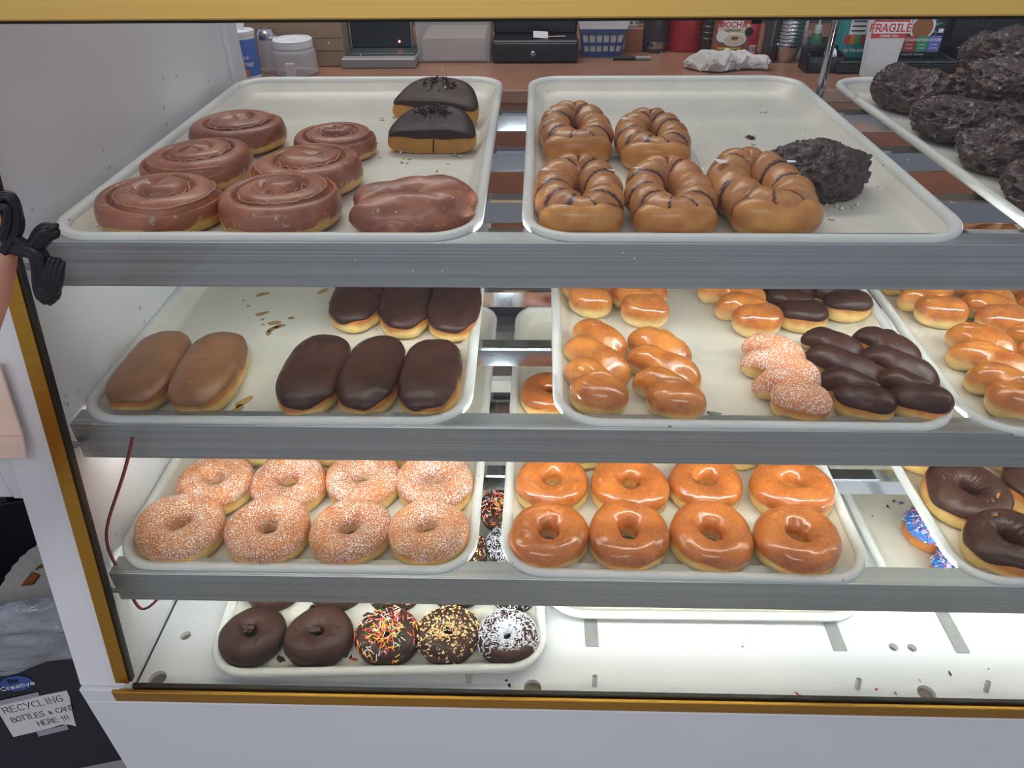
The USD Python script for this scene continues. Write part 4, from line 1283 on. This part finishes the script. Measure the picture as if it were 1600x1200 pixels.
bx = lambda x0, x1, y0, y1, z0, z1, tp=.012: hull([(x, y, z0) for x in (x0 + tp, x1 - tp) for y in (y0 + tp, y1 - tp)] + [(x, y, z1) for x in (x0, x1) for y in (y0, y1)] + [(x, y, z0 + .006) for x in (x0 + tp * .5, x1 - tp * .5) for y in (y0 + tp * .5, y1 - tp * .5)])
back('storage_bin', 'frosted plastic storage bin half full of beige packets', 'bin', -.235, 2.42, [
    ('bin_shell', bx(-.350, -.126, 2.335, 2.56, CT, CT + .24), 'frosted'), ('contents', box(-.332, -.144, 2.35, 2.54, CT + .004, CT + .070, .004), 'frost_fill')])
back('cash_drawer', 'black cash drawer with silver lock and white tag', 'cash drawer', 0, 2.48, [
    ('drawer_body', box(-.123, .128, 2.335, 2.62, CT, CT + .062, .004), 'navy' if False else 'black_plastic'), ('upper_cabinet', box(-.123, .128, 2.43, 2.62, CT + .062, CT + .28, .006), 'black_plastic'),
    ('tray_front', box(-.118, .123, 2.329, 2.335, CT + .006, CT + .056, .002), 'black_plastic'), ('lock', xf(cyl(.0075, .008, 20, .002), rot((1, 0, 0), 90), (-.004, 2.330, CT + .028)), 'chrome'),
    ('price_tag', xf(box(-.022, .022, -.001, .001, 0, .020, .0003), rot((1, 0, 0), -35) @ rot((0, 0, 1), 8), (.018, 2.36, CT + .064)), 'paper_white'), ('slip', xf(box(-.035, .035, -.008, .008, 0, .001, .0003), rot((0, 0, 1), 8), (.058, 2.38, CT + .064)), 'cardboard')])
t = Thing('plastic_basket', 'blue slotted plastic basket filled with white paper', 'basket', (.205, 2.45, CT))
q = [(-.056, -.040, 0), (.056, -.040, 0), (.056, .040, 0), (-.056, .040, 0)]
t.part('basket_floor', box(-.056, .056, -.04, .04, 0, .004, .001), 'basket_blue')
for nm, z0, z1 in (('lower_band', 0, .016), ('middle_band', .034, .042), ('upper_band', .064, .082)):
    k0, k1 = 1 + .25 * z0 / .08, 1 + .25 * z1 / .08
    o = cat_(*[hull([(sx * .056 * k, sy * .040 * k, z) for (sx, sy) in pr for k, z in ((k0, z0), (k1, z1))] + [(sx * .056 * k * .96, sy * .040 * k * .94, z) for (sx, sy) in pr for k, z in ((k0, z0), (k1, z1))]) for pr in (((-1, -1), (1, -1)), ((1, -1), (1, 1)), ((1, 1), (-1, 1)), ((-1, 1), (-1, -1)))])
    t.part(nm, o, 'basket_blue')
for i in range(7):
    x = -.054 + .018 * i
    t.part('slat', hull([(x * k + d, -.040 * k + e, z) for k, z in ((1.04, .014), (1.21, .068)) for d in (-.0022, .0022) for e in (0, .002)]), 'basket_blue')
    t.part('slat', hull([(x * k + d, .040 * k - e, z) for k, z in ((1.04, .014), (1.21, .068)) for d in (-.0022, .0022) for e in (0, .002)]), 'basket_blue')
t.part('paper_stack', hull([(sx * .052 * k, sy * .035 * k, z) for k, z in ((1, .012), (1.2, .075)) for sx in (-1, 1) for sy in (-1, 1)]), 'paper_white')
t.part('white_liner', hull([(sx * a, sy * b, z) for a, b, z in ((.070, .050, .080), (.082, .058, .125)) for sx in (-1, 1) for sy in (-1, 1)]), 'white_plastic')
back('small_carton', 'small brown carton beside the blue basket with a checkered card on it', 'carton', .305, 2.5, [
    ('carton_body', box(.285, .335, 2.48, 2.54, CT, CT + .068, .002), 'counter_front'), ('card', box(.287, .322, 2.515, 2.519, CT + .068, CT + .15, .0008), 'paper_white')] + [
    ('check_mark', box(.290 + .008 * i, .295 + .008 * i, 2.5142, 2.5152, CT + .074 + .011 * j, CT + .081 + .011 * j, .0002), 'ink') for i in range(4) for j in range(6) if (i + j) % 2])
c0 = (.374, 2.50, CT)
back('thermos', 'black and chrome insulated flask left of the red canister', 'flask', *c0[:2], [
    ('flask_body', lathe([(.001, 0), (.036, 0), (.038, .003), (.038, .19), (.03, .2), (.001, .2)], 36, c0), 'dark_steel'), ('chrome_band', lathe([(.0382, .012), (.0386, .013), (.0386, .03), (.0382, .031)], 36, c0), 'chrome')])
c0 = (.470, 2.53, CT)
back('red_canister', 'plain red plastic canister between the flask and the dark cup stack', 'canister', *c0[:2], [
    ('canister_body', lathe([(.001, 0), (.058, 0), (.061, .003), (.066, .20), (.001, .20)], 44, c0), 'red_plastic'), ('canister_lid', lathe([(.0665, .198), (.068, .2), (.068, .215), (.001, .216)], 44, c0), 'red_plastic')])


def cup_stack(name, label, x, y, r, n, step, m, z0=0):
    t = Thing(name, label, 'cups', (x, y, CT))
    for k in range(n):
        z = z0 + k * step
        t.part('cup', lathe([(r * .90, z), (r * .965, z + step * .55), (r * 1.02, z + step * .62), (r * 1.02, z + step * .86), (r * .965, z + step * .95), (r * .93, z + step)], 32), m)
    t.part('bottom_cup', lathe([(.001, 0), (r * .72, 0), (r * .92, z0 + .002), (r * .9, z0 + .004)], 32), m)


cup_stack('cup_stack', 'slim stack of dark ribbed cups beside the red canister', .532, 2.47, .023, 9, .017, 'dark_steel', .028)
cup_stack('cup_stack', 'tall stack of shiny silver corrugated cups right of the carton', .738, 2.365, .046, 17, .0095, 'steel', .036)
back('mocha_carton', 'red and yellow mocha drink carton with a cup picture', 'carton', .602, 2.42, [
    ('carton_body', box(.540, .664, 2.392, 2.455, CT, CT + .19, .002), 'mocha_brown'), ('yellow_field', box(.541, .634, 2.3912, 2.3926, CT + .062, CT + .126, .0003), 'cream'),
    ('red_field', box(.541, .663, 2.3908, 2.3926, CT + .094, CT + .19, .0003), 'mocha_red'), ('red_side', box(.634, .6635, 2.3908, 2.3926, CT + .002, CT + .19, .0003), 'mocha_red'),
    ('title_plate', box(.553, .612, 2.3896, 2.3910, CT + .082, CT + .103, .0004), 'white_print'), ('title', words('MOCHA', .0155, .5825, 2.3894, CT + .085, True), 'mocha_red'),
    ('top_words', words('CAPPUCCINO', .011, .590, 2.3902, CT + .112, True), 'cream'), ('subtitle', words('CAPPUCCINO', .005, .585, 2.3906, CT + .074, True), 'deep_brown'),
    ('cup_picture', disc(.035, .019, .592, 2.3906, CT + .052, .001), 'white_print'), ('foam_picture', disc(.030, .014, .592, 2.3898, CT + .054, .001), 'cream'), ('swirl_picture', disc(.011, .005, .592, 2.3890, CT + .056, .001), 'mocha_brown'),
    ('cup_side_picture', disc(.018, .016, .556, 2.3910, CT + .060, .0006), 'white_print'), ('seal', disc(.012, .012, .632, 2.3900, CT + .073, .001), 'ink'),
    ('yellow_band', box(.545, .616, 2.3904, 2.3926, CT + .018, CT + .030, .0003), 'yellow'), ('band_words', words('NATURALLY FLAVORED', .0045, .580, 2.3900, CT + .0215, True), 'ink'),
    ('code_panel', box(.640, .659, 2.3900, 2.3926, CT + .014, CT + .036, .0003), 'white_print')] + [('code_bar', box(.6415 + .0026 * i, .6415 + .0026 * i + (.0008 if i % 3 else .0015), 2.3894, 2.3902, CT + .017, CT + .033, .0001), 'ink') for i in range(7)])
c0 = (.685, 2.345, CT)
back('syrup_bottle', 'slim dark brown bottle between the mocha carton and silver cups', 'bottle', *c0[:2], [
    ('bottle_body', lathe([(.001, 0), (.018, 0), (.020, .003), (.020, .17), (.012, .19), (.001, .19)], 28, c0), 'deep_brown'), ('bottle_label', lathe([(.0202, .03), (.0205, .031), (.0205, .12), (.0202, .121)], 28, c0), 'dark_steel')])


def pump(name, label, x, y, r, m, h):
    c = (x, y, CT)
    back(name, label, 'pump bottle', x, y, [
        ('bottle_body', lathe([(.001, 0), (r * .95, 0), (r, .004), (r, h * .8), (r * .5, h), (.001, h)], 28, c), m), ('pump_collar', lathe([(r * .55, h - .002), (r * .62, h), (r * .62, h + .018), (r * .3, h + .022), (.001, h + .022)], 24, c), 'white_plastic'),
        ('pump_stem', cyl(.0035, .022, 14, .0005, (x, y, CT + h + .02)), 'white_plastic'), ('pump_head', cat_(box(x - .007, x + .007, y - .007, y + .007, CT + h + .040, CT + h + .048, .002), box(x - .003, x + .003, y - .026, y - .006, CT + h + .042, CT + h + .047, .001)), 'white_plastic')])


pump('pump_bottle', 'green pump bottle with a white pump above the black caddy', .822, 2.36, .019, 'green_soap', .075)
pump('pump_bottle', 'clear pump bottle left of the green one', .786, 2.375, .017, 'clear_jar', .085)
back('sponge_caddy', 'low black caddy holding a white roll in front of the pump bottles', 'caddy', .800, 2.235, [
    ('caddy_body', cat_(box(.756, .858, 2.20, 2.206, CT, CT + .042, .002), box(.756, .858, 2.27, 2.276, CT, CT + .060, .002), box(.756, .762, 2.20, 2.276, CT, CT + .05, .002), box(.852, .858, 2.20, 2.276, CT, CT + .05, .002), box(.756, .858, 2.20, 2.276, CT, CT + .004, .001)), 'black_plastic'),
    ('white_roll', xf(cyl(.018, .026, 28, .002), rot((0, 1, 0), 80), (.815, 2.236, CT + .036)), 'white_plastic')])
back('marker_pen', 'black marker pen with grey cap lying on the counter', 'pen', .295, 2.37, [
    ('pen_barrel', xf(cyl(.0052, .066, 16, .001), rot((0, 1, 0), 90), (.236, 2.37, CT + .0054)), 'black_plastic'), ('pen_cap', xf(cyl(.0058, .046, 16, .001), rot((0, 1, 0), 90), (.302, 2.37, CT + .006)), 'grey_plastic')])


def rag_folds(p, A, B):
    q = p.copy()
    q[..., 2] = q[..., 2] * (.55 + .45 * np.abs(np.sin(q[..., 0] * 55 + 2 * np.sin(q[..., 1] * 60)))) + .006 * np.sin(q[..., 0] * 130 + q[..., 1] * 160) * smooth01(q[..., 2], .003, .012)
    q[..., 1] += .016 * np.sin(q[..., 0] * 34)
    return q


fr = polar_surface(.118, .036, .046, 2.2, .6, .9, .5, 7, .34, 30, .004, rag_folds)
single('cleaning_rag', 'crumpled off-white cleaning rag on the counter before the mocha carton', 'rag', xf(grid(fr, 170, 60), None, (.546, 2.255, CT)), 'cloth', smooth=True, base=(.546, 2.255, CT))
t = back('tea_tray', 'shallow black countertop tray under the tea boxes', 'tray', 1.0, 2.35, [
    ('tray_base', box(.835, 1.165, 2.19, 2.56, CT, CT + .0275, .004), 'black_plastic'), ('tray_lip', cat_(box(.836, 1.164, 2.191, 2.197, CT + .0275, CT + .032, .001), box(.836, .842, 2.191, 2.56, CT + .0275, CT + .032, .001), box(1.158, 1.164, 2.191, 2.56, CT + .0275, CT + .032, .001)), 'line_grey')])
CB = CT + .0278
DX, DY = -.0385, -.180
sh = lambda m_: xf(m_, None, (DX, DY, 0))
back('tea_box', 'teal tea box with a white panel at the left end of the tray', 'tea box', .8965, 2.29, [
    ('box_body', sh(box(.895, .975, 2.43, 2.50, CB, CB + .15, .002)), 'teal'), ('white_panel', sh(box(.909, .955, 2.4284, 2.4304, CB + .062, CB + .15, .0004)), 'white_print')] + [
    ('stripe', sh(box(.899 + .015 * k, .9135 + .015 * k, 2.4280, 2.4304, CB + .038, CB + .060, .0003)), cn) for k, cn in enumerate(('tea_red', 'orange', 'leaf_green', 'tea_red', 'tea_violet'))] + [
    ('lettering', sh(words('20 TEA BAGS', .0072, .935, 2.4286, CB + .018, True)), 'white_print'), ('panel_lines', sh(cat_(*[box(.913, .950, 2.4276, 2.4286, CB + .070 + .012 * k, CB + .074 + .012 * k, .0002) for k in range(4)])), 'line_grey')])
t = back('paper_carton', 'tall white carton with a red fragile sticker in front of the tea', 'carton', .938, 2.172, [
    ('carton_body', hull([(x, y, z) for x0, x1, z in ((.900, .977, CT), (.888, .988, CT + .18)) for x in (x0, x1) for y in (2.155, 2.188)]), 'paper_white'),
    ('sticker', box(.8925, .9845, 2.1532, 2.1552, CT + .099, CT + .157, .0004), 'tea_red' if False else 'sticker_red'), ('sticker_field', box(.8945, .9825, 2.1526, 2.1540, CT + .110, CT + .138, .0003), 'white_print'),
    ('sticker_title', words('FRAGILE', .019, .9385, 2.1524, CT + .1145, True), 'sticker_red'), ('sticker_line', words('HANDLE WITH CARE', .0075, .9385, 2.1530, CT + .143, True), 'white_print'), ('sticker_foot', words('THANK YOU', .0062, .9385, 2.1530, CT + .1013, True), 'white_print')])
TX0, TX1, TY = .9945, 1.1365, 2.262
cols = ('leaf_green', 'tea_red', 'tea_green', 'tea_violet')
parts = [('box_body', box(TX0, TX1, TY, TY + .07, CB, CB + .155, .002), 'tea_dark'), ('cup', disc(.034, .034, 1.072, TY - .0004, CB + .078, .0010), 'white_print'), ('tea_picture', disc(.028, .028, 1.072, TY - .0014, CB + .077, .0010), 'tea_brown'),
         ('side_card', xf(box(-.022, .022, -.001, .001, 0, .045, .0003), None, (1.016, TY - .003, CB + .062)), 'white_print'), ('card_lines', cat_(*[box(.998, 1.032, TY - .0046, TY - .0038, CB + .070 + .011 * k, CB + .074 + .011 * k, .0002) for k in range(3)]), 'line_grey'),
         ('small_label', box(1.118, 1.132, TY - .0012, TY, CB + .064, CB + .074, .0003), 'white_print'), ('foot_line', words('ASSORTED TEA BAGS', .0042, 1.065, TY - .0004, CB + .006), 'white_print')]
for k, cn in enumerate(cols):
    x0 = TX0 + .003 + k * .0340
    parts += [('colour_panel', box(x0, x0 + .0332, TY - .0026, TY, CB + .015, CB + .056, .0004), cn), ('brand_word', words('STASH', .0068, x0 + .0166, TY - .0028, CB + .043, True), 'white_print'),
              ('panel_line', box(x0 + .009, x0 + .025, TY - .0032, TY - .0025, CB + .033, CB + .0345, .0002), 'white_print'), ('panel_line', box(x0 + .007, x0 + .027, TY - .0032, TY - .0025, CB + .024, CB + .0255, .0002), 'white_print')]
for k, (a, l) in enumerate(((2.6, .07), (2.1, .07), (1.75, .07), (1.35, .075), (1.0, .07), (.55, .06), (.2, .055), (3.0, .06), (-.3, .05), (3.5, .06))):
    e = np.array([math.cos(a), 0, math.sin(a)])
    s = np.array([-math.sin(a), 0, math.cos(a)])
    o = np.array([1.072, TY - .0003, CB + .078])
    tip = o + e * min(l, .075 / max(abs(e[2]), .4), (.062 if e[0] > 0 else .076) / max(abs(e[0]), .2))
    m_ = hull([o + e * .03 + s * .003 + np.array([0, d, 0]) for d in (0, -.0006)] + [o + e * .03 - s * .003 + np.array([0, d, 0]) for d in (0, -.0006)] + [(o + tip) / 2 + s * .0055 + np.array([0, d, 0]) for d in (0, -.0006)] + [(o + tip) / 2 - s * .0055 + np.array([0, d, 0]) for d in (0, -.0006)] + [tip])
    parts.append(('leaf_picture', m_, 'frond'))
back('tea_box', 'dark tea box showing a cup of tea above four coloured panels', 'tea box', 1.065, TY + .03, parts)
bp = [('machine_body', box(1.20, 1.78, 2.36, 2.75, CT, CT + .36, .008), 'black_plastic'), ('drip_ledge', box(1.19, 1.79, 2.28, 2.37, CT, CT + .050, .005), 'black_plastic'), ('bright_edge', box(1.192, 1.788, 2.2785, 2.2812, CT + .0485, CT + .0512, .0005), 'steel'),
      ('ledge_front', box(1.195, 1.785, 2.272, 2.2805, CT + .002, CT + .046, .002), 'screen_dark')]
for k in range(4):
    x = 1.285 + k * .098
    ln = lambda a, b: tube([(x + a[0], 2.3595, CT + a[1]), (x + b[0], 2.3595, CT + b[1])], .0011, 6)
    bp.append(('cup_outline', cat_(ln((-.026, .150), (.030, .150)), ln((-.026, .150), (-.019, .092)), ln((.030, .150), (.020, .092)), ln((-.019, .092), (.020, .092)), ln((-.022, .138), (.026, .138))), 'line_grey'))
back('coffee_machine', 'black coffee machine with faint cup outlines behind the dark fritters', 'coffee machine', 1.45, 2.5, bp)

# ------------------------------------------------------------------ left of the case: trash corner
tc = Thing('trash_cabinet', 'white cabinet panel left of the display case above the trash bin', 'cabinet', (-1.1, .8, 0))
tc.wpart('upper_panel', box(-1.7, -.6165, .620, .640, .5825, 1.16, .001), 'white_laminate')
tc.wpart('edge_panel', box(-.6145, -.587, .618, .640, .5825, 1.16, .001), 'white_laminate')
tc.wpart('side_board', box(-1.72, -1.70, .62, 1.35, 0, 1.16, .001), 'white_laminate')
tc.wpart('back_board', box(-1.72, -.587, 1.33, 1.35, 0, 1.16, .001), 'toe_grey')
tc.wpart('top_board', box(-1.72, -.587, .60, 1.36, 1.161, 1.18, .002), 'white_laminate')
card = Thing('cardboard_flap', 'peach coloured cardboard sheet hung over the white corner panel', 'cardboard', (-.7, .59, .661))


def slope_sheet(poly, d0, d1):
    return hull([(x, gy(z, d), z) for x, z in poly for d in (d0, d1)])


card.wpart('sheet', slope_sheet([(-.86, .661), (-.5578, .6625), (-.5545, .6885), (-.86, .689)], -.0085, -.0055), 'peach_card')
card.wpart('sheet', slope_sheet([(-.86, .690), (-.5550, .6895), (-.5575, .772), (-.86, .775)], -.0080, -.0050), 'peach_card')
BX, BY, BA = -.605, .6213, 13.6
tb = Thing('trash_bin', 'black cardboard recycling bin standing in the corner left of the case', 'bin', (BX, BY, 0), (0, 0, BA))
for nm, m_ in (('front_wall', box(-.42, 0, 0, .006, 0, .372, .001)), ('back_wall', box(-.42, 0, .244, .25, 0, .372, .001)), ('side_wall', box(-.42, -.414, .006, .244, 0, .372, .001)), ('side_wall', box(-.006, 0, .006, .244, 0, .372, .001)), ('bin_floor', box(-.414, -.006, .006, .244, .004, .01, .001))):
    tb.part(nm, m_, 'bin_black')
st = Thing('oval_sticker', 'round blue sticker reading Be Creative on the black bin', 'sticker', (BX, BY, 0), (0, 0, BA))
face = st.part('sticker_face', disc(.0205, .0172, -.132, -.0006, .243, .0008), 'blue_sticker')
st.part('dark_word', words('Be', .0085, -.134, -.0016, .2465, True), 'ink', parent=face)
st.part('light_word', words('Creative', .0085, -.132, -.0016, .2335, False, tilt=3), 'white_print', parent=face)
# clear liner folded over the rim
nx_, nz_ = 70, 26


def cuff(U, V):
    x = .03 - .48 * U
    z = .287 + .010 * np.sin(x * 22 + 1) + (.398 - .287) * V + .006 * np.sin(x * 60)
    w = meshkit.fbm(np.stack([x * 16, z * 60 + x * 14, 0 * x], -1), 4, 3)
    y = -.004 - .020 * w * (.35 + .65 * np.sin(PI * np.clip(V, 0, 1)) ** .7)
    return np.stack([x, y, z], -1)


U, V = np.meshgrid(np.linspace(0, 1, nx_), np.linspace(0, 1, nz_), indexing='ij')
P = cuff(U, V)
inn = P[:, -1:] + np.array([0, .012, .006])
inn2 = np.stack([P[:, -1, 0], np.full(nx_, .014), np.full(nx_, .32)], -1)[:, None]
back_ = P[:, ::-1] * [1, 0, 1] + [0, -.0035, 0]
P = np.concatenate([P, inn, inn2], 1).reshape(-1, 3)
nz2 = nz_ + 2
i, j = np.meshgrid(np.arange(nx_ - 1), np.arange(nz2 - 1), indexing='ij')
cf = vf((P, np.stack([i * nz2 + j, i * nz2 + j + 1, (i + 1) * nz2 + j + 1, (i + 1) * nz2 + j], -1).reshape(-1, 4)))
lv, lf = cf
nrm = np.array([0, .0012, 0])
lin = cat_((lv, lf), (lv + nrm, lf[:, ::-1]))
lt = Thing('bin_liner', 'crinkled clear plastic liner folded over the rim of the black bin', 'bag', (BX, BY, 0), (0, 0, BA))
lt.part('liner_film', lin, 'clear_film', smooth=50)
sg = Thing('paper_sign', 'torn handwritten paper sign about recycling taped on the black bin', 'sign', (BX, BY, 0), (0, 0, BA))
sp = [(-.1765, .1990), (-.150, .2015), (-.128, .2030), (-.126, .2045), (-.0775, .2060), (-.0790, .190), (-.0850, .165), (-.0900, .140), (-.0945, .1150), (-.1000, .1225), (-.1120, .1270), (-.125, .124), (-.150, .1215), (-.1820, .1190), (-.180, .150)]
sheet = sg.part('paper', xf(extrude(sp, .0007), FR, (0, -.0006, 0)), 'paper_white')
STROKES = {'R': [[(0, 0), (.03, 1), (.5, .95), (.6, .72), (.45, .5), (.05, .5)], [(.3, .5), (.62, 0)]], 'E': [[(.6, 1), (.03, .97), (0, 0), (.6, .02)], [(.02, .5), (.5, .52)]], 'C': [[(.62, .85), (.4, 1), (.12, .8), (0, .45), (.12, .12), (.4, 0), (.62, .12)]],
           'Y': [[(0, 1), (.32, .5)], [(.66, 1), (.2, -.1)]], 'L': [[(.04, 1), (0, 0), (.55, .03)]], 'I': [[(.12, 1), (.1, 0)]], 'N': [[(0, 0), (.03, 1), (.55, 0), (.6, 1)]], 'G': [[(.62, .85), (.38, 1), (.1, .75), (0, .4), (.15, .05), (.45, 0), (.62, .25), (.6, .48), (.36, .46)]],
           'B': [[(0, 0), (.03, 1), (.42, .95), (.5, .72), (.06, .52), (.52, .45), (.58, .15), (.3, 0), (0, .02)]], 'O': [[(.3, 1), (.06, .75), (0, .4), (.16, .05), (.42, .02), (.6, .35), (.55, .8), (.3, 1)]], 'T': [[(0, .97), (.66, 1)], [(.34, .98), (.3, 0)]],
           'S': [[(.55, .88), (.32, 1), (.08, .85), (.12, .6), (.46, .42), (.5, .15), (.25, 0), (.02, .1)]], '&': [[(.5, .1), (.1, .6), (.2, .75), (.34, .62), (.1, .25), (.25, .05), (.5, .35)]], 'A': [[(0, 0), (.3, 1), (.62, 0)], [(.12, .38), (.5, .4)]], 'H': [[(.02, 1), (0, 0)], [(.58, 1), (.6, 0)], [(.01, .5), (.6, .52)]], '!': [[(.12, 1), (.1, .28)], [(.1, .06), (.1, 0)]], ' ': []}


def hand_written(text, x, z, h, adv, slope, w=.00055):
    ms = []
    for ch in text:
        for stk in STROKES[ch]:
            pts = [(x + a * h * .82, -.0014, z + b * h + slope * a * h) for a, b in stk]
            ms.append(tube(pts, w, 5))
        k = adv * (.5 if ch in 'I!' else .7 if ch == ' ' else 1)
        x, z = x + k, z + k * slope
    return cat_(*ms)


sg.part('lettering', hand_written('RECYCLING', -.1705, .1790, .0150, .0098, .06), 'ink', smooth=60, parent=sheet)
sg.part('lettering', hand_written('BOTTLES & CANS', -.1690, .1545, .0125, .0066, .05), 'ink', smooth=60, parent=sheet)
sg.part('lettering', hand_written('HERE !!!', -.1400, .1345, .0120, .0073, .05), 'ink', smooth=60, parent=sheet)
for nm, poly in (('tape', [(-.170, .2000), (-.115, .2050), (-.113, .2150), (-.168, .2110)]), ('tape', [(-.150, .1080), (-.106, .1120), (-.105, .1245), (-.149, .1210)])):
    sg.part(nm, xf(extrude(poly, .0003), FR, (0, -.0012, 0)), 'tape')
# used paper plate lying tilted inside the bin, black bag behind
ang = np.arange(120) * 2 * PI / 120
pr = [(1e-4, 0), (.080, .0005), (.090, .004), (.095, .009), (.120, .016), (.123, .0165), (.123, .0150), (.095, .0075), (.080, -.001), (1e-4, -.0012)]
pv, pf = lathe(pr, 120)
rr = np.hypot(pv[:, 0], pv[:, 1])
pv[:, 2] += np.where(rr > .096, .0018 * np.sin(np.arctan2(pv[:, 1], pv[:, 0]) * 40), 0)
pl = Thing('paper_plate', 'used white paper plate with brown food stains lying inside the bin', 'plate', (-.762, .732, .205), (38, -20, 0))
face = pl.part('plate_body', (pv, pf), 'plate', smooth=60)
rnd = np.random.default_rng(8)
for x, y, r in ((.036, .100, .027), (-.060, .072, .025), (-.035, .088, .009)):
    n = 14
    a = np.arange(n) * 2 * PI / n
    q = r * rnd.uniform(.6, 1.15, n)
    h = .0135 if math.hypot(x, y) > .1 else .006
    pl.part('food_stain', xf(extrude(np.stack([x + q * np.cos(a), y + .7 * q * np.sin(a)], 1), .0015), None, (0, 0, h)), 'food_stain', parent=face)
fb = polar_surface(.30, .11, .56, 2.6, .5, .8, .5, 17, .16, 9, 0.02)
single('black_trash_bag', 'black plastic trash bag bulging behind the bin', 'bag', xf(grid(fb, 140, 70), None, (-.955, .99, .002)), 'black_film', smooth=True, base=(-.955, .99, 0))

# ------------------------------------------------------------------ the hand and the black toy in front of the case


def hp(u, w, d=0.0):
    """Half-millimetre grid of the plane the hand lies in."""
    return np.array([-.3423 + .00043 * u - .0002 * (w - 420), .42 + d, .9864 - .00048 * (w - 420) + .00003 * u])


def ball(c, r):
    s = trimesh.creation.icosphere(2, r)
    return np.array(s.vertices) + c


bones = [((2, 404, 0), .0090, (-10, 452, 0), .0104), ((-10, 452, 0), .0104, (-50, 548, 0), .0124), ((-50, 548, 0), .0124, (-150, 650, .02), .020),
         ((-150, 650, .02), .020, (-180, 540, .03), .017), ((-180, 540, .03), .017, (-220, 600, .035), .017), ((-220, 600, .035), .017, (-230, 680, .035), .021), ((-150, 650, .02), .020, (-230, 680, .035), .021), ((-180, 540, .03), .017, (-230, 680, .035), .021),
         ((-200, 670, .033), .027, (-250, 780, .035), .027), ((-250, 780, .035), .027, (-380, 1180, .04), .040)]
for k, (l1, l2, l3) in enumerate(((42, 27, 20), (46, 30, 21), (43, 28, 20), (34, 21, 17))):
    a = np.array((-172 - 14 * k, 515 + 26 * k, .022))
    b = a + (40, -22, -.034)
    c = b + (52, 6, -.010)
    d = c + (10, 30, .016)
    r = .0092 - .0005 * k
    bones += [(tuple(a), r * 1.2, tuple(b), r), (tuple(b), r, tuple(c), r * .92), (tuple(c), r * .92, tuple(d), r * .82)]
hm = m3.Manifold()
for a, ra, b, rb in bones:
    pa, pb = hp(*a), hp(*b)
    hv, hf = hull(np.vstack([ball(pa, ra), ball(pb, rb)]))
    mm = m3.Manifold(m3.Mesh(hv.astype(np.float32), hf.astype(np.uint32)))
    hm += mm
hm = hm.refine_to_length(.004)
hv, hf = vf(hm)
tm = trimesh.Trimesh(hv, hf, process=True)
trimesh.smoothing.filter_taubin(tm, iterations=14)
ps = Thing('person', "bare-skinned hand of a person holding a black toy, its thumb at the left edge", 'person', hp(-150, 640, .03))
ps.wpart('hand', (np.array(tm.vertices), np.array(tm.faces)), 'skin', smooth=True)
ty = Thing('rubber_toy', 'black ribbed rubber toy with claw-like hands held at the left edge', 'toy', hp(40, 420))


def limb(pts, rad, ribs=5, amp=.16):
    p = spline([hp(*q) for q in pts], 60)
    r = np.interp(np.linspace(0, 1, 60), np.linspace(0, 1, len(rad)), rad)
    v, f = tube(p, r, 40)
    k = np.arange(len(v) - 2)
    a = (k % 40) * 2 * PI / 40
    cidx = np.clip(k // 40 - 2, 0, 59)
    s = 1 + amp * (np.abs(np.sin(a * ribs / 2)) - .6)
    v[:-2] = p[cidx] + (v[:-2] - p[cidx]) * s[:, None]
    return v, f


ty.wpart('body_loop', cat_(limb([(-6, 372, 0), (-2, 326, 0), (14, 320, 0), (24, 340, 0), (22, 366, 0)], [.0026, .0030, .0034, .0036, .0034]), limb([(2, 335, -.004), (16, 331, -.004), (16, 352, -.003), (8, 374, -.002)], [.0024, .0028, .0030, .0026])), 'black_rubber', smooth=60)
ty.wpart('body_loop', limb([(22, 345, .002), (25, 362, .001), (16, 380, 0), (8, 396, -.002), (-4, 414, -.003)], [.0036, .0040, .0038, .0030, .0022]), 'black_rubber', smooth=60)
ty.wpart('upper_arm', limb([(10, 366, 0), (30, 382, 0), (44, 392, .001), (58, 384, .002), (72, 374, .003)], [.0030, .0034, .0046, .0058, .0058]), 'black_rubber', smooth=60)
for q in ((84, 364, .0032), (81, 369, .0034), (86, 372, .0032), (79, 375, .003)):
    ty.wpart('finger', limb([(62, 383, .002), (72, 376, .001), (q[0] - 4, q[1] + 2, .000), (q[0], q[1], .001)], [.0030, q[2], q[2] * .8, q[2] * .55], 3, .1), 'black_rubber', smooth=60)
ty.wpart('lower_arm', limb([(12, 386, .002), (34, 394, .001), (56, 400, 0), (64, 416, 0), (68, 440, 0), (76, 462, 0)], [.0048, .0054, .0058, .0062, .0066, .0074]), 'black_rubber', smooth=60)
ty.wpart('palm', limb([(70, 448, 0), (78, 462, 0), (81, 478, 0)], [.0068, .0078, .0016], 4, .1), 'black_rubber', smooth=60)
for x0, x1, y1 in ((78, 80, 409), (84, 86, 411), (89, 93, 412), (93, 99, 417)):
    ty.wpart('finger', limb([(80, 466, -.001), (x0 + 1, 448, -.003), (x1 - 1, 430, -.003), (x1, y1, -.001)], [.0030, .0034, .0033, .0019], 3, .12), 'black_rubber', smooth=60)
